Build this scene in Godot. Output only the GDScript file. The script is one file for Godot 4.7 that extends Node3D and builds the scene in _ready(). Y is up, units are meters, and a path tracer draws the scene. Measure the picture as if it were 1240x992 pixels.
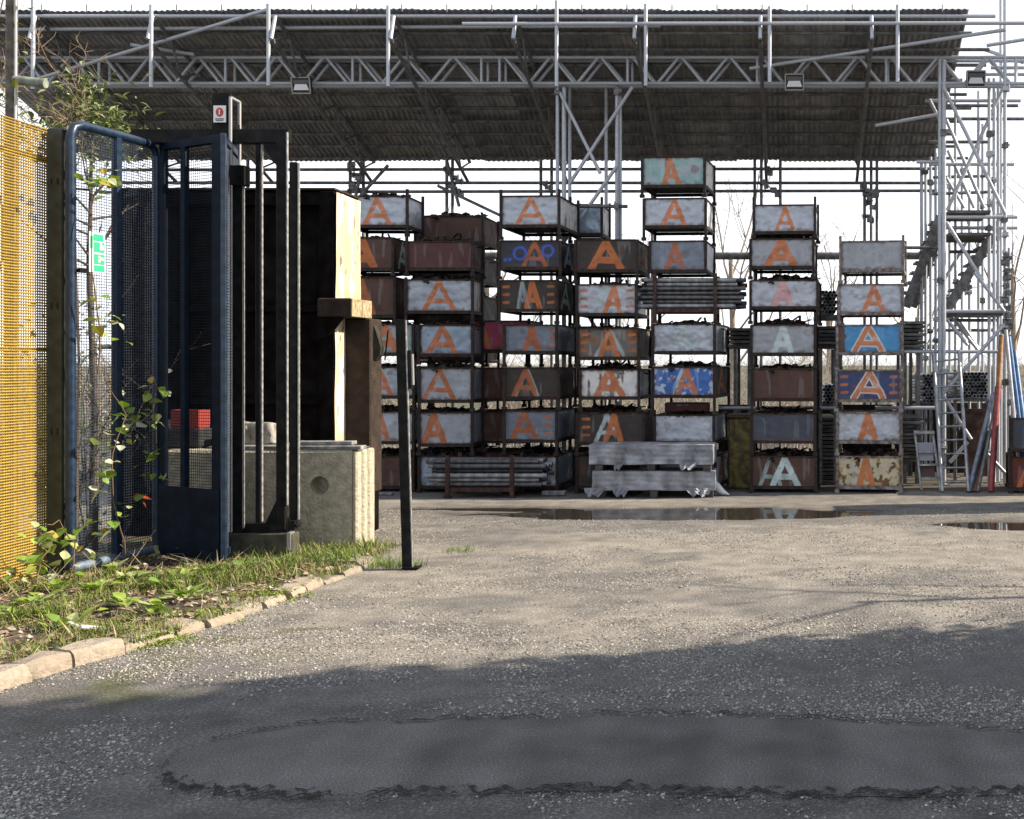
extends Node3D
# Yard with stacked steel stillages under a scaffold canopy, seen through an open gate.
# F, PX, HZ, EYE: lens in picture units, lens axis, horizon and eye height; depths d are metres in front of the eye.
const F := 1400.0
const PX := 960.0
const HZ := 440.0
const EYE := 1.6
var rng := RandomNumberGenerator.new()
var n1 := FastNoiseLite.new()
var n2 := FastNoiseLite.new()
var n3 := FastNoiseLite.new()
var mats := {}
var used := {}
var T := {}
var unit_tube: Mesh
var open_tube: Mesh
var unit_box: Mesh
var coupler_mesh: Mesh

func P(px: float, py: float, d: float) -> Vector3:
	return Vector3((px - PX) / F * d, EYE - (py - HZ) / F * d, -d)
func G(px: float, py: float, up := 0.0) -> Vector3:
	var d := EYE * F / (py - HZ)
	return Vector3((px - PX) / F * d, up, -d)

# ---------- naming ----------
func numbered(called: String) -> String:
	if not used.has(called):
		used[called] = 0
		return called
	used[called] += 1
	return "%s_%03d" % [called, used[called]]
func tag(o: Node, label: String, category: String, group := "", kind := ""):
	o.set_meta("label", label)
	o.set_meta("category", category)
	if group != "": o.set_meta("group", group)
	if kind != "": o.set_meta("kind", kind)
	return o
func thing(called: String, label: String, category: String, at := Vector3.ZERO, turn := 0.0, group := "") -> Node3D:
	var o := Node3D.new()
	o.name = numbered(called)
	add_child(o)
	o.position = at
	o.rotation.y = turn
	tag(o, label, category, group)
	return o
func obj(called: String, mesh: Mesh, m: Material, parent: Node = null) -> MeshInstance3D:
	var o := MeshInstance3D.new()
	o.mesh = mesh
	o.material_override = m
	if parent == null or parent == self:
		o.name = numbered(called)
		add_child(o)
	else:
		o.name = called
		parent.add_child(o, true)
	return o
func struct(called: String, mesh: Mesh, m: Material) -> MeshInstance3D:
	var o := obj(called, mesh, m)
	o.set_meta("kind", "structure")
	return o
func multi(called: String, mesh: Mesh, m: Material, xs: Array, cols: Array, parent: Node = null) -> MultiMeshInstance3D:
	var mm := MultiMesh.new()
	mm.transform_format = MultiMesh.TRANSFORM_3D
	mm.use_colors = cols.size() > 0
	mm.mesh = mesh
	mm.instance_count = xs.size()
	for i in xs.size():
		mm.set_instance_transform(i, xs[i])
		if cols.size() > 0: mm.set_instance_color(i, cols[i])
	var o := MultiMeshInstance3D.new()
	o.multimesh = mm
	o.material_override = m
	if parent == null:
		o.name = numbered(called)
		add_child(o)
	else:
		o.name = called
		parent.add_child(o, true)
	return o

# ---------- textures and materials ----------
func noise(s: int, freq: float, oct := 4, kind := FastNoiseLite.TYPE_SIMPLEX_SMOOTH) -> FastNoiseLite:
	var n := FastNoiseLite.new()
	n.seed = s
	n.frequency = freq
	n.noise_type = kind
	n.fractal_octaves = oct
	return n
func grey_tex(n: FastNoiseLite, size: int, lo: float, hi: float, power := 1.0, tint := Vector3.ONE) -> ImageTexture:
	var src := n.get_seamless_image(size, size)
	src.convert(Image.FORMAT_L8)
	var d := src.get_data()
	var out := PackedByteArray()
	out.resize(size * size * 3)
	var lr := PackedByteArray(); lr.resize(256)
	var lg := PackedByteArray(); lg.resize(256)
	var lb := PackedByteArray(); lb.resize(256)
	for i in 256:
		var v := lerpf(lo, hi, pow(i / 255.0, power))
		var w := 1.0 - v
		lr[i] = int(clampf(v + w * (tint.x - 1.0), 0, 1) * 255)
		lg[i] = int(clampf(v + w * (tint.y - 1.0), 0, 1) * 255)
		lb[i] = int(clampf(v + w * (tint.z - 1.0), 0, 1) * 255)
	for i in d.size():
		var k := d[i]
		out[i * 3] = lr[k]
		out[i * 3 + 1] = lg[k]
		out[i * 3 + 2] = lb[k]
	var im := Image.create_from_data(size, size, false, Image.FORMAT_RGB8, out)
	im.generate_mipmaps()
	return ImageTexture.create_from_image(im)
func bump_tex(n: FastNoiseLite, size: int, strength: float) -> ImageTexture:
	var im := n.get_seamless_image(size, size)
	im.convert(Image.FORMAT_RGBA8)
	im.bump_map_to_normal_map(strength)
	im.generate_mipmaps()
	return ImageTexture.create_from_image(im)
func mat(key: String, lin: Color, rough := 0.7, metal := 0.0, tex := "", scale := 1.0, bump := "", bs := 0.6) -> StandardMaterial3D:
	if mats.has(key): return mats[key]
	var m := StandardMaterial3D.new()
	m.albedo_color = lin.linear_to_srgb()
	m.roughness = rough
	m.metallic = metal
	m.cull_mode = BaseMaterial3D.CULL_DISABLED
	if tex != "":
		m.albedo_texture = T[tex]
		m.uv1_triplanar = true
		m.uv1_world_triplanar = true
		m.uv1_scale = Vector3.ONE * scale
	if bump != "":
		m.normal_enabled = true
		m.normal_texture = T[bump]
		m.normal_scale = bs
		m.uv1_triplanar = true
		m.uv1_world_triplanar = true
		m.uv1_scale = Vector3.ONE * scale
	mats[key] = m
	return m
func vmat(key: String, rough := 0.7, metal := 0.0, tex := "", scale := 1.0, bump := "", bs := 0.6) -> StandardMaterial3D:
	var m := mat(key, Color.WHITE, rough, metal, tex, scale, bump, bs)
	m.vertex_color_use_as_albedo = true
	return m
func make_textures():
	T.grime = grey_tex(noise(3, 0.012, 5), 256, 0.45, 1.0, 0.7)
	T.rusty = grey_tex(noise(7, 0.02, 5), 256, 0.25, 1.0, 0.8, Vector3(1.12, 0.97, 0.88))
	T.galv = grey_tex(noise(11, 0.05, 3, FastNoiseLite.TYPE_CELLULAR), 256, 0.82, 1.0, 0.6)
	T.flake = grey_tex(noise(13, 0.03, 5), 256, 0.35, 1.0, 0.5, Vector3(1.1, 1.0, 0.85))
	T.concrete = grey_tex(noise(17, 0.02, 6), 512, 0.74, 1.0, 0.9)
	T.bump = bump_tex(noise(19, 0.03, 4), 256, 3.0)
	T.bump_fine = bump_tex(noise(23, 0.12, 3), 256, 3.0)
	var gn := noise(29, 0.10, 2, FastNoiseLite.TYPE_CELLULAR)
	T.grit = grey_tex(gn, 1024, 0.30, 1.0, 0.55)
	T.grit_bump = bump_tex(noise(29, 0.13, 3), 1024, 4.0)

# ---------- shapes ----------
func arr_mesh(v: PackedVector3Array, nn: PackedVector3Array, idx: PackedInt32Array, c := PackedColorArray(), uv := PackedVector2Array()) -> ArrayMesh:
	var a := []
	a.resize(Mesh.ARRAY_MAX)
	a[Mesh.ARRAY_VERTEX] = v
	a[Mesh.ARRAY_NORMAL] = nn
	a[Mesh.ARRAY_INDEX] = idx
	if c.size() > 0: a[Mesh.ARRAY_COLOR] = c
	if uv.size() > 0: a[Mesh.ARRAY_TEX_UV] = uv
	var m := ArrayMesh.new()
	m.add_surface_from_arrays(Mesh.PRIMITIVE_TRIANGLES, a)
	return m
func new_st() -> SurfaceTool:
	var st := SurfaceTool.new()
	st.begin(Mesh.PRIMITIVE_TRIANGLES)
	return st
func quad(st: SurfaceTool, a: Vector3, b: Vector3, c: Vector3, d: Vector3):
	var n := (c - a).cross(b - a).normalized()
	for p in [a, b, c, a, c, d]:
		st.set_normal(n)
		st.add_vertex(p)
func tri(st: SurfaceTool, a: Vector3, b: Vector3, c: Vector3):
	var n := (c - a).cross(b - a).normalized()
	for p in [a, b, c]:
		st.set_normal(n)
		st.add_vertex(p)
func st_box(st: SurfaceTool, x: Transform3D, s: Vector3):
	var h := s * 0.5
	var p := []
	for i in 8:
		p.append(x * Vector3(h.x if i & 1 else -h.x, h.y if i & 2 else -h.y, h.z if i & 4 else -h.z))
	quad(st, p[4], p[6], p[7], p[5])
	quad(st, p[1], p[3], p[2], p[0])
	quad(st, p[5], p[7], p[3], p[1])
	quad(st, p[0], p[2], p[6], p[4])
	quad(st, p[6], p[2], p[3], p[7])
	quad(st, p[0], p[4], p[5], p[1])
func st_tube(st: SurfaceTool, pts: Array, radii: Array, sides := 6):
	var prev_u := Vector3.ZERO
	var rings := []
	for i in pts.size():
		var dir: Vector3
		if i == 0: dir = pts[1] - pts[0]
		elif i == pts.size() - 1: dir = pts[i] - pts[i - 1]
		else: dir = pts[i + 1] - pts[i - 1]
		dir = dir.normalized()
		var u := prev_u
		if i == 0:
			u = dir.cross(Vector3.UP if absf(dir.y) < 0.9 else Vector3.RIGHT).normalized()
		else:
			u = (u - dir * u.dot(dir)).normalized()
		prev_u = u
		var w := dir.cross(u)
		var ring := []
		for k in sides:
			var a := TAU * k / sides
			ring.append([u * cos(a) + w * sin(a), pts[i] + (u * cos(a) + w * sin(a)) * radii[i]])
		rings.append(ring)
	for i in pts.size() - 1:
		for k in sides:
			var k2 := (k + 1) % sides
			for q in [rings[i][k], rings[i + 1][k2], rings[i][k2], rings[i][k], rings[i + 1][k], rings[i + 1][k2]]:
				st.set_normal(q[0])
				st.add_vertex(q[1])
func st_ext(st: SurfaceTool, pts: PackedVector2Array, x: Transform3D, thick: float):
	var idx := Geometry2D.triangulate_polygon(pts)
	for s in [0.5, -0.5]:
		for i in range(0, idx.size(), 3):
			var a: Vector3 = x * Vector3(pts[idx[i]].x, pts[idx[i]].y, thick * s)
			var b: Vector3 = x * Vector3(pts[idx[i + 1]].x, pts[idx[i + 1]].y, thick * s)
			var c: Vector3 = x * Vector3(pts[idx[i + 2]].x, pts[idx[i + 2]].y, thick * s)
			if (c - a).cross(b - a).dot(x.basis.z) * s < 0: tri(st, a, c, b)
			else: tri(st, a, b, c)
	for i in pts.size():
		var p := pts[i]
		var q := pts[(i + 1) % pts.size()]
		quad(st, x * Vector3(p.x, p.y, thick * 0.5), x * Vector3(p.x, p.y, -thick * 0.5), x * Vector3(q.x, q.y, -thick * 0.5), x * Vector3(q.x, q.y, thick * 0.5))
func bevel_box(s: Vector3, b: float) -> ArrayMesh:
	var st := new_st()
	var h := s * 0.5
	var ax := [Vector3.RIGHT, Vector3.UP, Vector3.BACK]
	for i in 3:
		for sg in [-1.0, 1.0]:
			var u: Vector3 = ax[(i + 1) % 3]
			var w: Vector3 = ax[(i + 2) % 3]
			var c: Vector3 = ax[i] * (h[i] * sg)
			var hu: float = h[(i + 1) % 3] - b
			var hw: float = h[(i + 2) % 3] - b
			var q := [c - u * hu - w * hw, c + u * hu - w * hw, c + u * hu + w * hw, c - u * hu + w * hw]
			if sg > 0: quad(st, q[3], q[2], q[1], q[0])
			else: quad(st, q[0], q[1], q[2], q[3])
	for i in 3:
		var a: Vector3 = ax[i]
		var u: Vector3 = ax[(i + 1) % 3]
		var w: Vector3 = ax[(i + 2) % 3]
		for su in [-1.0, 1.0]:
			for sw in [-1.0, 1.0]:
				var p1: Vector3 = u * (h[(i + 1) % 3] * su) + w * ((h[(i + 2) % 3] - b) * sw)
				var p2: Vector3 = u * ((h[(i + 1) % 3] - b) * su) + w * (h[(i + 2) % 3] * sw)
				var e: Vector3 = a * (h[i] - b)
				if su * sw > 0: quad(st, p1 - e, p2 - e, p2 + e, p1 + e)
				else: quad(st, p1 + e, p2 + e, p2 - e, p1 - e)
	for sx in [-1.0, 1.0]:
		for sy in [-1.0, 1.0]:
			for sz in [-1.0, 1.0]:
				var c1 := Vector3(h.x * sx, (h.y - b) * sy, (h.z - b) * sz)
				var c2 := Vector3((h.x - b) * sx, h.y * sy, (h.z - b) * sz)
				var c3 := Vector3((h.x - b) * sx, (h.y - b) * sy, h.z * sz)
				if sx * sy * sz > 0: tri(st, c3, c2, c1)
				else: tri(st, c1, c2, c3)
	return st.commit()
func make_units():
	var c := CylinderMesh.new()
	c.top_radius = 1.0; c.bottom_radius = 1.0; c.height = 1.0
	c.radial_segments = 10; c.rings = 1
	unit_tube = c
	unit_box = BoxMesh.new()
	# pipe with a bore: outer and inner wall and two end rings
	var st := new_st()
	var K := 10
	for k in K:
		var a := TAU * k / K
		var b := TAU * (k + 1) / K
		var p := Vector3(cos(a), 0, sin(a))
		var q := Vector3(cos(b), 0, sin(b))
		var up := Vector3(0, 0.5, 0)
		for r in [1.0, 0.82]:
			for e in [[p, -1], [q, -1], [q, 1], [p, -1], [q, 1], [p, 1]]:
				st.set_normal(e[0] if r == 1.0 else -e[0])
				st.add_vertex(e[0] * r + up * e[1])
		quad(st, p + up, q + up, q * 0.82 + up, p * 0.82 + up)
		quad(st, q - up, p - up, p * 0.82 - up, q * 0.82 - up)
	open_tube = st.commit()
	# double coupler: two half shells and two bolts
	st = new_st()
	st_box(st, Transform3D(Basis(), Vector3(0, 0, 0.0)), Vector3(0.07, 0.055, 0.075))
	st_box(st, Transform3D(Basis(), Vector3(0.01, 0.0, 0.045)), Vector3(0.05, 0.075, 0.05))
	st_tube(st, [Vector3(0.045, 0, -0.03), Vector3(0.045, 0, 0.08)], [0.009, 0.009], 6)
	st_tube(st, [Vector3(-0.02, -0.05, 0.05), Vector3(-0.02, 0.06, 0.05)], [0.009, 0.009], 6)
	coupler_mesh = st.commit()
func tube(parent: Node, called: String, a: Vector3, b: Vector3, r: float, m: Material, hollow := false) -> MeshInstance3D:
	var o := obj(called, open_tube if hollow else unit_tube, m, parent)
	var dir := b - a
	var L := dir.length()
	var y := dir / L
	var x := y.cross(Vector3.BACK if absf(y.z) < 0.9 else Vector3.RIGHT).normalized()
	var z := x.cross(y)
	o.transform = Transform3D(Basis(x * r, y * L, z * r), (a + b) * 0.5)
	return o
func box(parent: Node, called: String, c: Vector3, s: Vector3, m: Material, turn := Basis()) -> MeshInstance3D:
	var o := obj(called, unit_box, m, parent)
	o.transform = Transform3D(turn * Basis.from_scale(s), c)
	return o
func bbox(parent: Node, called: String, c: Vector3, s: Vector3, m: Material, bev := 0.006, turn := Basis()) -> MeshInstance3D:
	var o := obj(called, bevel_box(s, bev), m, parent)
	o.transform = Transform3D(turn, c)
	return o
func coupler(parent: Node, p: Vector3, m: Material):
	var o := obj("coupler", coupler_mesh, m, parent)
	o.transform = Transform3D(Basis.from_euler(Vector3(0, rng.randi_range(0, 3) * PI / 2, rng.randi_range(0, 1) * PI / 2)), p)

# ---------- camera, sky and sun ----------
func set_view():
	var cam := Camera3D.new()
	cam.name = "camera"
	cam.projection = Camera3D.PROJECTION_FRUSTUM
	cam.near = 0.1
	cam.far = 900.0
	cam.size = 0.1 * 992.0 / F
	cam.frustum_offset = Vector2((620.0 - PX) / F * 0.1, -(496.0 - HZ) / F * 0.1)
	cam.position = Vector3(0, EYE, 0)
	add_child(cam)
	cam.current = true
	var sky := ProceduralSkyMaterial.new()
	sky.sky_top_color = Color(0.56, 0.61, 0.70)
	sky.sky_horizon_color = Color(0.97, 0.98, 1.0)
	sky.sky_curve = 0.5
	sky.ground_bottom_color = Color(0.30, 0.28, 0.25)
	sky.ground_horizon_color = Color(0.75, 0.75, 0.75)
	sky.energy_multiplier = 0.86
	var s := Sky.new()
	s.sky_material = sky
	var env := Environment.new()
	env.background_mode = Environment.BG_SKY
	env.sky = s
	env.tonemap_mode = Environment.TONE_MAPPER_LINEAR
	env.tonemap_exposure = 2.1
	env.sdfgi_enabled = true
	env.ssao_enabled = true
	env.ssil_enabled = true
	var we := WorldEnvironment.new()
	we.name = "world_environment"
	we.environment = env
	add_child(we)
	var sun := DirectionalLight3D.new()
	sun.name = "sun"
	sun.light_energy = 1.6
	sun.light_color = Color(1.0, 0.94, 0.85)
	sun.light_angular_distance = 0.5
	sun.shadow_enabled = true
	add_child(sun)
	# low winter sun on the right, a little behind the stacks
	var el := deg_to_rad(33.0)
	var back := deg_to_rad(8.0)
	var to_sun := Vector3(cos(el) * cos(back), sin(el), -cos(el) * sin(back))
	sun.look_at_from_position(to_sun * 50.0, Vector3.ZERO)

# ---------- ground ----------
func smooth(a: float, b: float, v: float) -> float:
	return smoothstep(a, b, v)
func puddle_mask(x: float, d: float) -> float:
	var w := n2.get_noise_2d(x * 22.0, d * 60.0) * 0.30 + n3.get_noise_2d(x * 60.0, d * 160.0) * 0.12
	var a := 1.0 - sqrt(pow((x + 1.2) / 2.4, 2) + pow((d - 12.40) / 0.62, 2))
	var b := 1.0 - sqrt(pow((x - 2.6) / 1.25, 2) + pow((d - 11.45) / 0.42, 2))
	var c := 1.0 - sqrt(pow((x + 3.2) / 1.3, 2) + pow((d - 12.75) / 0.22, 2))
	return smooth(-0.05, 0.35, maxf(a, maxf(b, c)) + w)
func gh(x: float, d: float) -> float:
	var h := n1.get_noise_2d(x * 8.0, d * 8.0) * 0.007 + n3.get_noise_2d(x * 90.0, d * 90.0) * 0.004
	if d > 10.5 and d < 13.8: h -= puddle_mask(x, d) * 0.037
	if d < 5.6: h *= lerpf(1.0, 0.35, smooth(5.6, 5.2, d))
	return h
func kerb_x(d: float) -> float:
	var ks := [[3.0, -4.1], [5.71, -3.92], [6.02, -3.87], [6.35, -3.76], [6.69, -3.66], [7.34, -3.53], [7.86, -3.48], [8.45, -3.46], [9.1, -3.40], [9.6, -3.38]]
	for i in ks.size() - 1:
		if d < ks[i + 1][0]: return lerpf(ks[i][1], ks[i + 1][1], (d - ks[i][0]) / (ks[i + 1][0] - ks[i][0]))
	return -3.38
func make_ground():
	var xs := PackedFloat32Array([-400, -150, -60, -30, -18, -12, -9, -7.5])
	var q := -6.6
	while q < 3.4:
		xs.append(q); q += 0.05
	for v in [4.0, 5.0, 7.0, 10.0, 15.0, 30.0, 60.0, 150.0, 400.0]: xs.append(v)
	var ds := PackedFloat32Array([-40, -15, -5, 0, 2, 3])
	q = 3.6
	while q < 14.6:
		ds.append(q); q += 0.045 if q < 9.0 else 0.06
	for v in [15.0, 16.0, 18.0, 22.0, 30.0, 60.0, 150.0, 400.0, 800.0]: ds.append(v)
	var nx := xs.size()
	var nz := ds.size()
	var v := PackedVector3Array()
	var c := PackedColorArray()
	var uv := PackedVector2Array()
	for j in nz:
		for i in nx:
			var x := xs[i]
			var d := ds[j]
			v.append(Vector3(x, gh(x, d), -d))
			uv.append(Vector2(x, d) / 1.6)
			var a := n1.get_noise_2d(x * 10.0, d * 14.0)
			var b := n2.get_noise_2d(x * 60.0 + 40.0, d * 90.0)
			var e := n3.get_noise_2d(x * 200.0, d * 200.0)
			var tan_dust := Color(0.43, 0.39, 0.335)
			var grit := Color(0.27, 0.255, 0.235)
			var k := smooth(-0.35, 0.3, a * 0.7 + n2.get_noise_2d(x * 5.0, d * 26.0) * 0.8 + b * 0.4)
			var col := grit.lerp(tan_dust, k)
			col = col * (1.0 + e * 0.35 + b * 0.15)
			# greyer and darker nearer the eye
			col = col.lerp(Color(0.19, 0.178, 0.165) * (1.0 + e * 0.3), smooth(7.2, 5.6, d + a * 1.6) * 0.75)
			# coarse dark chippings along the trench and towards the road
			col = col.lerp(Color(0.095, 0.09, 0.085) * (1.0 + e * 0.6), (smooth(0.34, 0.0, absf(d - 5.3 + b * 0.25)) + smooth(0.40, 0.0, absf(d - 4.15 + b * 0.25))) * 0.55 * smooth(-0.3, 0.2, a + b))
			# damp earth round the puddles
			var wet := smooth(0.0, 0.5, puddle_mask(x, d)) if d > 10.5 and d < 13.8 else 0.0
			var damp := smooth(0.25, 0.8, 1.0 - absf(d - 12.4) / 1.6 + a * 1.2 + b * 0.5)
			col = col.lerp(Color(0.13, 0.115, 0.095), clampf(wet * 0.9 + damp * 0.28, 0, 1))
			# moss on the tarmac beside the kerb
			var mo := smooth(0.1, 0.6, b + a * 0.8) * smooth(1.0, 0.2, absf(x - kerb_x(d) - 0.35))
			if d < 7.0 and d > 3.5: col = col.lerp(Color(0.13, 0.14, 0.04), clampf(mo, 0, 1) * 0.8)
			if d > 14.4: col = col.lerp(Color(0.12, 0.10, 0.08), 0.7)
			if d > 22.0: col = Color(0.12, 0.13, 0.06)
			c.append(col)
	var nn := PackedVector3Array()
	nn.resize(v.size())
	var idx := PackedInt32Array()
	for j in nz:
		for i in nx:
			var l: Vector3 = v[j * nx + maxi(i - 1, 0)]
			var r: Vector3 = v[j * nx + mini(i + 1, nx - 1)]
			var dn: Vector3 = v[maxi(j - 1, 0) * nx + i]
			var u: Vector3 = v[mini(j + 1, nz - 1) * nx + i]
			nn[j * nx + i] = (r - l).cross(u - dn).normalized()
			if nn[j * nx + i].y < 0: nn[j * nx + i] = -nn[j * nx + i]
			if i < nx - 1 and j < nz - 1:
				var o := j * nx + i
				idx.append_array([o, o + nx, o + nx + 1, o, o + nx + 1, o + 1])
	var m := StandardMaterial3D.new()
	m.vertex_color_use_as_albedo = true
	m.albedo_texture = T.grit
	m.normal_enabled = true
	m.normal_texture = T.grit_bump
	m.normal_scale = 1.0
	m.roughness = 0.93
	m.cull_mode = BaseMaterial3D.CULL_DISABLED
	struct("ground", arr_mesh(v, nn, idx, c, uv), m)
	# standing water in the hollows
	var wm := mat("water", Color(0.030, 0.026, 0.020), 0.03, 0.0)
	wm.metallic_specular = 0.6
	for r in [[-4.6, 1.38, 11.6, 13.3], [1.42, 3.3, 10.9, 12.0]]:
		var st := new_st()
		quad(st, Vector3(r[0], -0.0165, -r[2]), Vector3(r[0], -0.0165, -r[3]), Vector3(r[1], -0.0165, -r[3]), Vector3(r[1], -0.0165, -r[2]))
		struct("puddle_water", st.commit(), wm)
func make_trench():
	# smoother tarmac reinstatement across the mouth of the yard with tar sealed seams
	var top := [[196, 935], [205, 918], [240, 902], [300, 888], [380, 877], [450, 873], [560, 872], [650, 868], [760, 866], [880, 868], [1000, 871], [1100, 876], [1180, 884], [1260, 886], [1500, 890]]
	var bot := [[190, 945], [215, 957], [280, 963], [380, 966], [480, 964], [560, 961], [660, 957], [760, 959], [860, 964], [960, 966], [1060, 965], [1160, 963], [1260, 960], [1380, 958], [1500, 956]]
	var A := []
	var B := []
	var steps := 520
	for k in steps + 1:
		var t := float(k) / steps * (top.size() - 1)
		var i := mini(int(t), top.size() - 2)
		var f := t - i
		var ta := Vector2(top[i][0], top[i][1]).lerp(Vector2(top[i + 1][0], top[i + 1][1]), f)
		var tb := Vector2(bot[i][0], bot[i][1]).lerp(Vector2(bot[i + 1][0], bot[i + 1][1]), f)
		var ga := G(ta.x, ta.y)
		var gb := G(tb.x, tb.y)
		ga.z += n3.get_noise_2d(ga.x * 300.0, 3.0) * 0.006 + n3.get_noise_2d(ga.x * 120.0, 3.0) * 0.05 + n2.get_noise_2d(ga.x * 40.0, 9.0) * 0.05
		gb.z += n3.get_noise_2d(gb.x * 300.0, 33.0) * 0.004 + n3.get_noise_2d(gb.x * 120.0, 33.0) * 0.02 + n2.get_noise_2d(gb.x * 40.0, 59.0) * 0.03
		A.append(ga)
		B.append(gb)
	var v := PackedVector3Array()
	var c := PackedColorArray()
	var uv := PackedVector2Array()
	var nn := PackedVector3Array()
	var idx := PackedInt32Array()
	var rows := 22
	for k in steps + 1:
		for r in rows + 1:
			var p: Vector3 = (A[k] as Vector3).lerp(B[k], float(r) / rows)
			var e := n3.get_noise_2d(p.x * 150.0, p.z * 150.0)
			var b := n2.get_noise_2d(p.x * 14.0, p.z * 70.0)
			var edge := minf(r, rows - r)
			p.y = 0.009 + (0.0 if edge > 1 else -0.004 * (2 - edge)) + n1.get_noise_2d(p.x * 30.0, p.z * 30.0) * 0.003
			v.append(p)
			nn.append(Vector3.UP)
			uv.append(Vector2(p.x, p.z) / 0.9)
			c.append(Color(0.185, 0.172, 0.158) * (1.0 + e * 0.22 + b * 0.30 + n2.get_noise_2d(p.x * 110.0, p.z * 16.0) * 0.45))
			if k < steps and r < rows:
				var o := k * (rows + 1) + r
				idx.append_array([o, o + rows + 1, o + rows + 2, o, o + rows + 2, o + 1])
	var m := vmat("trench", 0.9)
	m.albedo_texture = T.grit
	m.normal_enabled = true
	m.normal_texture = T.grit_bump
	m.normal_scale = 0.35
	struct("road_patch", arr_mesh(v, nn, idx, c, uv), m)
	var tar := mat("tar", Color(0.014, 0.013, 0.013), 0.85, 0.0, "grime", 6.0, "bump_fine", 1.2)
	# open cracks filled with tar: several thin strands along each edge of the patch
	for side in 2:
		var L: Array = A if side == 0 else B
		var st := new_st()
		var strands := 3 if side == 0 else 5
		for q in strands:
			var off0: float = (q - strands * 0.5 + 0.5) * (0.022 if side == 0 else 0.030)
			for k in steps:
				var o := []
				for e in [k, k + 1]:
					var gap := n2.get_noise_2d(e * 3.0, side * 20.0 + q * 77.0) + (0.42 if q == strands / 2 or (side == 1 and q == 1) else -0.08)
					var w := clampf(gap, 0.0, 0.5) * (0.017 if side == 0 else 0.024) * (0.5 + absf(n3.get_noise_2d(e * 22.0, q * 31.0)) * 1.3)
					var off: float = off0 + n1.get_noise_2d(e * 5.0, q * 57.0 + side * 11.0) * 0.06 + n3.get_noise_2d(e * 20.0, q * 91.0 + side * 7.0) * 0.006
					var p: Vector3 = L[e]
					o.append(Vector3(p.x, 0.0125 + 0.0006 * q, p.z + off - w))
					o.append(Vector3(p.x, 0.0125 + 0.0006 * q, p.z + off + w))
				if o[0].distance_to(o[1]) < 0.0008 and o[2].distance_to(o[3]) < 0.0008: continue
				quad(st, o[1], o[0], o[2], o[3])
		struct("road_crack", st.commit(), tar)
func stone_mesh() -> ArrayMesh:
	var st := new_st()
	var p := [Vector3(1, 0, 0.1), Vector3(0.2, 0, 1), Vector3(-0.9, 0.1, 0.2), Vector3(-0.1, 0, -1), Vector3(0.1, 0.7, 0.05), Vector3(0, -0.6, 0)]
	for k in 4:
		tri(st, p[k], p[(k + 1) % 4], p[4])
		tri(st, p[(k + 1) % 4], p[k], p[5])
	return st.commit()
func make_gravel():
	var xs := []
	var cs := []
	var k := 0
	while xs.size() < 150000:
		k += 1
		var d := 3.9 + pow(rng.randf(), 1.5) * 8.8
		var x := rng.randf_range(-960.0 / F * d - 0.1, 290.0 / F * d)
		if x < kerb_x(d) + 0.05 and d < 9.5: continue
		var dens := smooth(-0.35, 0.35, n1.get_noise_2d(x * 14.0, d * 22.0 + 70.0) + n2.get_noise_2d(x * 60, d * 60) * 0.5)
		if d > 4.32 and d < 5.15 and x > -2.3: dens *= 0.10
		if rng.randf() > dens: continue
		if puddle_mask(x, d) > 0.25 and d > 10.5: continue
		var s := 0.0019 + pow(rng.randf(), 5.0) * 0.0075
		if rng.randf() < 0.003: s *= 2.0
		var b := Basis.from_euler(Vector3(rng.randf_range(-0.5, 0.5), rng.randf() * TAU, rng.randf_range(-0.5, 0.5))) * Basis.from_scale(Vector3(s * rng.randf_range(0.8, 1.5), s, s))
		xs.append(Transform3D(b, Vector3(x, gh(x, d) + s * 0.2, -d)))
		var t := 0.10 + 0.34 * pow(rng.randf(), 1.4)
		cs.append(Color(t * 1.06, t, t * 0.90))
	var o := multi("gravel", stone_mesh(), vmat("gravel", 0.9), xs, cs)
	tag(o, "loose pale stone chippings scattered over the yard surface", "gravel", "", "stuff")

# ---------- stillages ----------
const PAINT := {
	"silver": [Color(0.37, 0.405, 0.46), 0.42, 0.35, 0.3],
	"bluesilver": [Color(0.30, 0.38, 0.47), 0.42, 0.35, 0.35],
	"grey": [Color(0.29, 0.31, 0.34), 0.5, 0.3, 0.25],
	"slate": [Color(0.16, 0.19, 0.24), 0.5, 0.25, 0.4],
	"white": [Color(0.62, 0.62, 0.62), 0.6, 0.0, 0.35],
	"brown": [Color(0.085, 0.045, 0.034), 0.75, 0.1, 0.4],
	"maroon": [Color(0.080, 0.030, 0.030), 0.7, 0.1, 0.3],
	"dark": [Color(0.040, 0.032, 0.030), 0.7, 0.1, 0.5],
	"navyblack": [Color(0.032, 0.032, 0.045), 0.6, 0.1, 0.4],
	"navy": [Color(0.030, 0.045, 0.13), 0.55, 0.0, 0.5],
	"navygrey": [Color(0.050, 0.060, 0.085), 0.6, 0.1, 0.3],
	"teal": [Color(0.24, 0.38, 0.37), 0.55, 0.1, 0.5],
	"blue": [Color(0.035, 0.13, 0.42), 0.5, 0.0, 0.7],
	"sky": [Color(0.05, 0.24, 0.48), 0.5, 0.0, 0.3],
	"rustgrey": [Color(0.15, 0.14, 0.135), 0.7, 0.1, 0.8],
	"pink": [Color(0.35, 0.055, 0.11), 0.6, 0.0, 0.4],
	"worn": [Color(0.50, 0.45, 0.33), 0.7, 0.0, 1.0],
	"red": [Color(0.10, 0.018, 0.014), 0.7, 0.0, 0.4],
}
const INK := {"orange": Color(0.46, 0.145, 0.045), "pale": Color(0.50, 0.62, 0.62), "pink": Color(0.55, 0.24, 0.22), "deep": Color(0.34, 0.10, 0.035), "ghost": Color(0.36, 0.45, 0.46)}
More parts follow.
